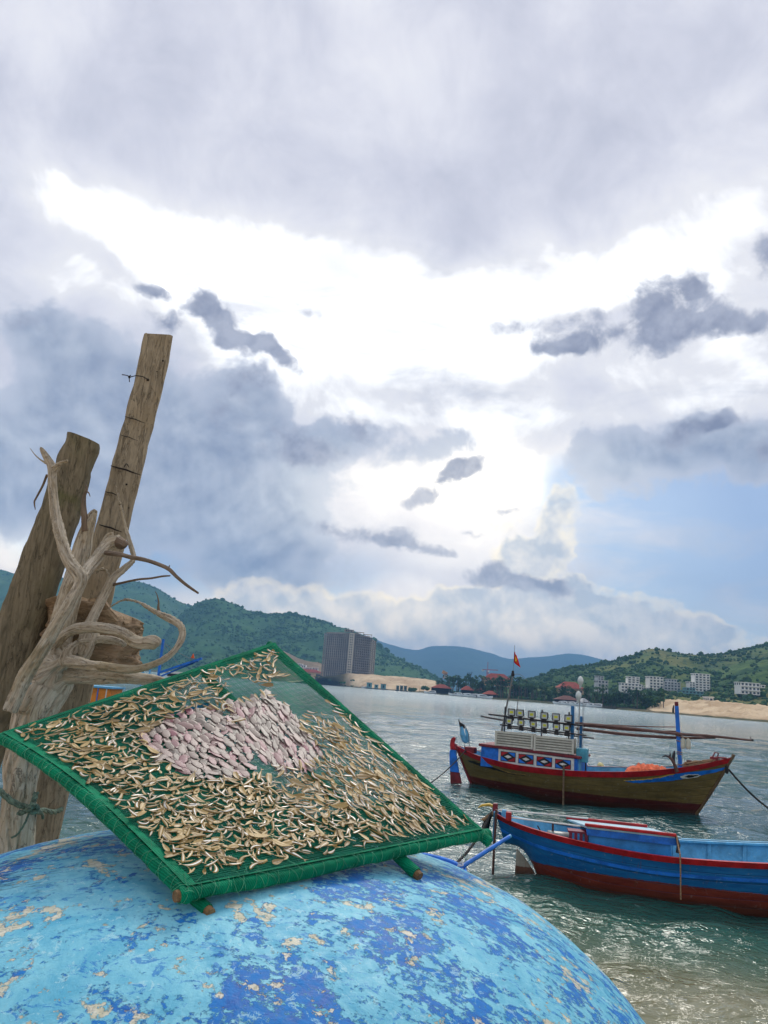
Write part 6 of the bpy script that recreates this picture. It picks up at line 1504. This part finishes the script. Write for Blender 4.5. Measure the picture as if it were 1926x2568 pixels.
roof_house(zF(1515, 612), 780, 30, 6.0, 6.5, 'large red roofed hall rising behind the palm belt below the flag', wall=plain('tan_render', srgb(170, 140, 110), .85, .1, .2, bumps=0), name='red_roof_hall')
roof_house(zR(452, 392), 680, 22, 4.5, 5.5, 'red tiled roof house among the trees left of the hillside buildings', wall=plain('tan_render', srgb(170, 140, 110), .85, .1, .2, bumps=0), rz=.1)
def pier_hut(x0, x1, yt, yb, conv, y, label, n=1, rz=0.0, roof=ROOFT):
    """dark open pavilion on posts in the water under a red hipped roof"""
    scale = 2.765 if conv is zF else 2.454; m = y / FPX / scale; w = (x1 - x0) * m; b = Vector(at(*conv((x0 + x1) / 2, yb), y)); root = thing('pier_hut', (b.x, b.y, 0), rz, label, 'pier hut'); zt = at(*conv((x0 + x1) / 2, yt), y)[2]; rh = min(3.8, zt * .45); ze = zt - rh; pw = w / n
    mb = MB(); mb.box((0, 4, 1.1), (w, 9, .5)); mb.build('deck', DARKW, root)
    mb = MB(); mb.box((0, 7.5, (1.35 + ze) / 2), (w - 1, 2, ze - 1.4)); mb.build('back_wall', DARKW, root)
    for k in range(n * 2 + 1):
        mb = MB(); mb.box((-w / 2 + .4 + k * (w - .8) / (n * 2), .2, ze / 2 - .6), (.4, .4, ze + 1.1)); mb.build('pile', DARKW, root)
    for k in range(n):
        mb = MB(); xa = -w / 2 + k * pw - .5; xb = xa + pw + .8; xm = (xa + xb) / 2; r = pw * .12; z = ze - k * .35
        mb.add([(xa, -1.2, z), (xb, -1.2, z), (xb, 9.2, z), (xa, 9.2, z), (xm - r, 3.5, z + rh), (xm + r, 3.5, z + rh)], [(0, 1, 5, 4), (1, 2, 5), (2, 3, 4, 5), (3, 0, 4), (0, 3, 2, 1)]); mb.build('roof', roof, root)
pier_hut(1057, 1198, 597, 650, zF, 800, 'dark waterside hut with one broad red roof, leftmost of the pier huts', 1)
pier_hut(1266, 1428, 611, 668, zF, 720, 'dark pavilion on piles under two red gables in the middle of the pier huts', 2)
pier_hut(1420, 1518, 642, 682, zF, 660, 'low dark hut with a small red roof at the right end of the pier', 1)
pier_hut(356, 500, 404, 450, zR, 590, 'long dark boathouse under a brown red roof behind the white speedboats', 1, roof=plain('brown_roof', srgb(112, 70, 58), .85, .2, .6, bumps=0))
pier_hut(500, 562, 420, 456, zR, 575, 'grey roofed dark shed beside the long boathouse', 1, roof=GREYW)
def make_speedboat():
    root = thing('speedboat', (0, 0, 0)); mb = MB(); rows = []
    for x, hw, z0, z1 in ((-5, 1.2, -.2, 1.1), (-2, 1.4, -.3, 1.2), (2, 1.3, -.3, 1.5), (4.5, .7, -.1, 1.9), (6, .05, .8, 2.2)): rows.append([(x, -hw, z1), (x, -hw * .7, (z0 + z1) / 2), (x, 0, z0), (x, hw * .7, (z0 + z1) / 2), (x, hw, z1)])
    mb.grid(rows); mb.add(rows[0], [(0, 1, 2, 3, 4)]); mb.add([r[0] for r in rows] + [r[4] for r in rows], [(i, i + 1, i + 6, i + 5) for i in range(4)]); WB = plain('white_gelcoat', srgb(222, 224, 224), .35, .05, .5, bumps=0); mb.build('hull', WB, root)
    mb = MB(); mb.prism([(-4, 1.15), (2.6, 1.25), (1.2, 2.5), (-2.6, 2.9), (-4.2, 2.7)], -1.0, 1.0); mb.build('canopy', WB, root)
    mb = MB(); mb.prism([(-3.4, 1.5), (1.9, 1.6), (1.2, 2.05), (-3.4, 2.2)], -1.03, 1.03); mb.build('window_band', PANE, root)
    mb = MB(); mb.box((-5.3, 0, .9), (.6, .9, 1.0)); mb.build('outboard', DARKW, root)
    return root
SPB = make_speedboat(); first = True
spots = [(zF(1052, 662), 780, 'white speedboat by the leftmost pier hut', 3.0), (zF(1228, 680), 690, 'leftmost white speedboat in the row before the twin gabled pavilion', 3.1), (zF(1288, 686), 670, 'middle white speedboat in the row before the twin gabled pavilion', 3.1), (zF(1340, 690), 655, 'rightmost white speedboat in the row before the twin gabled pavilion', 3.05), (zF(1422, 698), 630, 'white speedboat lying before the small hut at the right end of the pier', .05)] + [(zR(x, yv), yy, l, 3.0) for x, yv, yy, l in ((385, 458, 580, 'first speedboat from the left below the long boathouse'), (436, 464, 566, 'second speedboat from the left below the long boathouse'), (490, 468, 556, 'third speedboat, just under the twin glass bulbs'), (545, 474, 545, 'fourth speedboat, before the grey roofed shed'), (598, 480, 530, 'rightmost speedboat, farthest along the jetty'))]
for uv, y, lab, rz in spots:
    q = at(*uv, y); o = SPB if first else copy_tree(SPB); first = False
    o.location = (q[0], q[1], 0.1); o.rotation_euler.z = rz; o.scale = (1.15,) * 3 if y > 600 else (1, 1, 1); tag(o, lab, 'speedboat', 'white speedboats moored along the pier')
def floating_farm(xc, yb, w, h, y, label, seed, wallm):
    b = Vector(at(*zF(xc, yb), y)); m = y / FPX / 2.765; rg = random.Random(seed); root = thing('floating_house', (b.x, b.y, 0), .05, label, 'floating house'); W_ = w * m
    mb = MB(); mb.box((0, 3, .5), (W_, 10, .9)); mb.build('raft', DARKW, root)
    for k in range(3):
        hw = W_ * rg.uniform(.16, .24); hh = h * m * rg.uniform(.55, .8); x = W_ * (-.33 + k * .32); mb = MB(); mb.box((x, 3 + k, .95 + hh / 2), (hw, 4, hh)); wl = mb.build('cabin', wallm, root)
        mb = MB(); mb.box((x, 3 + k, 1.02 + hh), (hw * 1.25, 5, .3)); mb.build('roof', (TEALW, GREYW, DARKW)[k], root)
        mb = MB(); mb.box((x, .98 + k, .9 + hh * .5), (hw * .3, .08, hh * .5)); mb.build('doorway', VOID, root)
    for k in range(5):
        mb = MB(); mb.box((W_ * (-.46 + k * .23), -1.5, 1.7), (.22, .22, 1.8)); mb.build('post', GREYW, root)
floating_farm(675, 634, 150, 44, 930, 'teal and grey floating house raft moored off the sand bank', 2, TEALW)
floating_farm(850, 646, 84, 40, 900, 'small green grey floating house right of the teal raft', 5, plain('green_grey_sheet', srgb(88, 112, 104), .8, .2, .3, bumps=0))
q = at(*zF(606, 618), 935); o = copy_tree(SPB); o.location = (q[0], q[1], .1); o.rotation_euler.z = 3.0; o.scale = (1.0,) * 3; tag(o, 'lone white launch at the left end of the teal floating raft', 'speedboat', None)
if 'group' in o: del o['group']
def jetty():
    pts = [zR(*q) for q in ((640, 482), (850, 498), (1060, 512), (1250, 530), (1482, 552))]; P = [Vector(onz(*q)) for q in pts]
    root = thing('jetty', P[0] * 1.0, 0, 'long low dark stone jetty running out before the sand mound', 'jetty'); b = P[0]
    for i in range(len(P) - 1):
        d = P[i + 1] - P[i]; n = 9
        for k in range(n):
            a = P[i] + d * (k / n) - b; c = P[i] + d * ((k + .94) / n) - b; mb = MB(); mb.bar(a + Vector((0, 0, .35 + .05 * math.sin(k * 2.3 + i))), c + Vector((0, 0, .35 + .05 * math.sin(k * 2.3 + i))), 1.3, 3.0); mb.build('stone_block', plain('dark_stone', srgb(70, 70, 58), .9, .3, .6, c2=srgb(96, 92, 76), bumps=.3, dist=.1), root)
jetty()
def cranes():
    y = 1500.0; b = Vector(at(*zF(1442, 590), y)); m = y / FPX / 2.765; h = (590 - 505) * m; root = thing('tower_crane', b, 0, 'red and white lattice tower crane behind the palm belt', 'crane'); RW = plain('crane_red', srgb(176, 66, 60), .6, .1, .2, bumps=0)
    mb = MB(); w = 2.6
    for sx in (-1, 1):
        for sy in (-1, 1): mb.bar((sx * w / 2, sy * w / 2, 0), (sx * w / 2, sy * w / 2, h), .8)
    for k in range(14):
        z = h * k / 14; s = 1 if k % 2 else -1; mb.bar((-s * w / 2, -w / 2, z), (s * w / 2, -w / 2, z + h / 14), .5); mb.bar((-w / 2, -w / 2, z), (w / 2, -w / 2, z), .5)
    o = mb.build('mast', RW, root); o['kind'] = 'stuff'
    mb = MB(); mb.bar((-10, 0, h + 1), (20, 0, h + 2), 2.0, 1.4); mb.build('jib', RW, root); mb = MB(); mb.bar((0, 0, h), (0, 0, h + 16), .9); mb.build('apex', RW, root); mb = MB(); mb.box((-9, 0, h - .6), (5, 2, 3.2)); mb.build('counterweight', GREYW, root); mb = MB(); mb.box((1.5, -1, h - 1.4), (3, 2.5, 3)); mb.build('cab', WALLW, root)
    b = Vector(at(*zF(1148, 558), y)); h = 46 * m; root = thing('mobile_crane', b, 0, 'orange construction crane with a bent boom above the left end of the trees', 'crane'); OR = plain('crane_orange', srgb(216, 150, 60), .6, .1, .2, bumps=0)
    mb = MB(); mb.bar((0, 0, 0), (1, 0, h * .75), 6.0); mb.build('tower', OR, root); mb = MB(); mb.bar((4, 0, h * .66), (-5, 0, h), 6.0); mb.build('boom', OR, root); mb = MB(); mb.box((2, -2, h * .3), (7, 3, 6)); mb.build('cab', WALLW, root)
    b = Vector(at(*zF(1318, 562), y)); h = 40 * m; root = thing('luffing_crane', b, 0, 'thin dark crane boom leaning left over the palm belt', 'crane'); mb = MB(); mb.bar((2, 0, 0), (-4.5, 0, h), 1.3); mb.build('boom', DARKST, root); mb = MB(); mb.bar((2, 0, 4), (5, 0, 14), 1.1); mb.bar((5, 0, 14), (-4.5, 0, h), .5); mb.build('mast', DARKST, root)
cranes()
def bushes():
    rg = random.Random(9); m = 1100 / FPX / 2.765
    for i, (x, yb, w, lab) in enumerate(((508, 572, 26, 'round bush alone on the upper face of the sand bank'), (1012, 630, 60, 'dark low bush on the sand bank nearest the leftmost hut'), (440, 590, 40, 'low bush at the left foot of the sand bank'), (925, 640, 56, 'brown green scrub patch below the sand bank by the water'), (350, 570, 18, 'tiny bush high on the left part of the sand bank'))):
        d = 1040 if i in (0, 4) else (1000 if i == 2 else 925); q = Vector(at(*zF(x, yb), d)); w2 = w * d / FPX / 2.765; mb = MB()
        for _ in range(10):
            vs, fs = clump_shape(rg, 6, 3); s = w2 * rg.uniform(.16, .28); c = Vector((rg.uniform(-.4, .4) * w2, rg.uniform(-.2, .2) * w2, w2 * rg.uniform(.02, .2))); mb.add([c + Vector((v.x * s, v.y * s, v.z * s * .8)) for v in vs], fs)
        o = mb.build('bush', LEAF_M, None, fix=False); o.location = q; tag(o, lab, 'bush')
bushes()
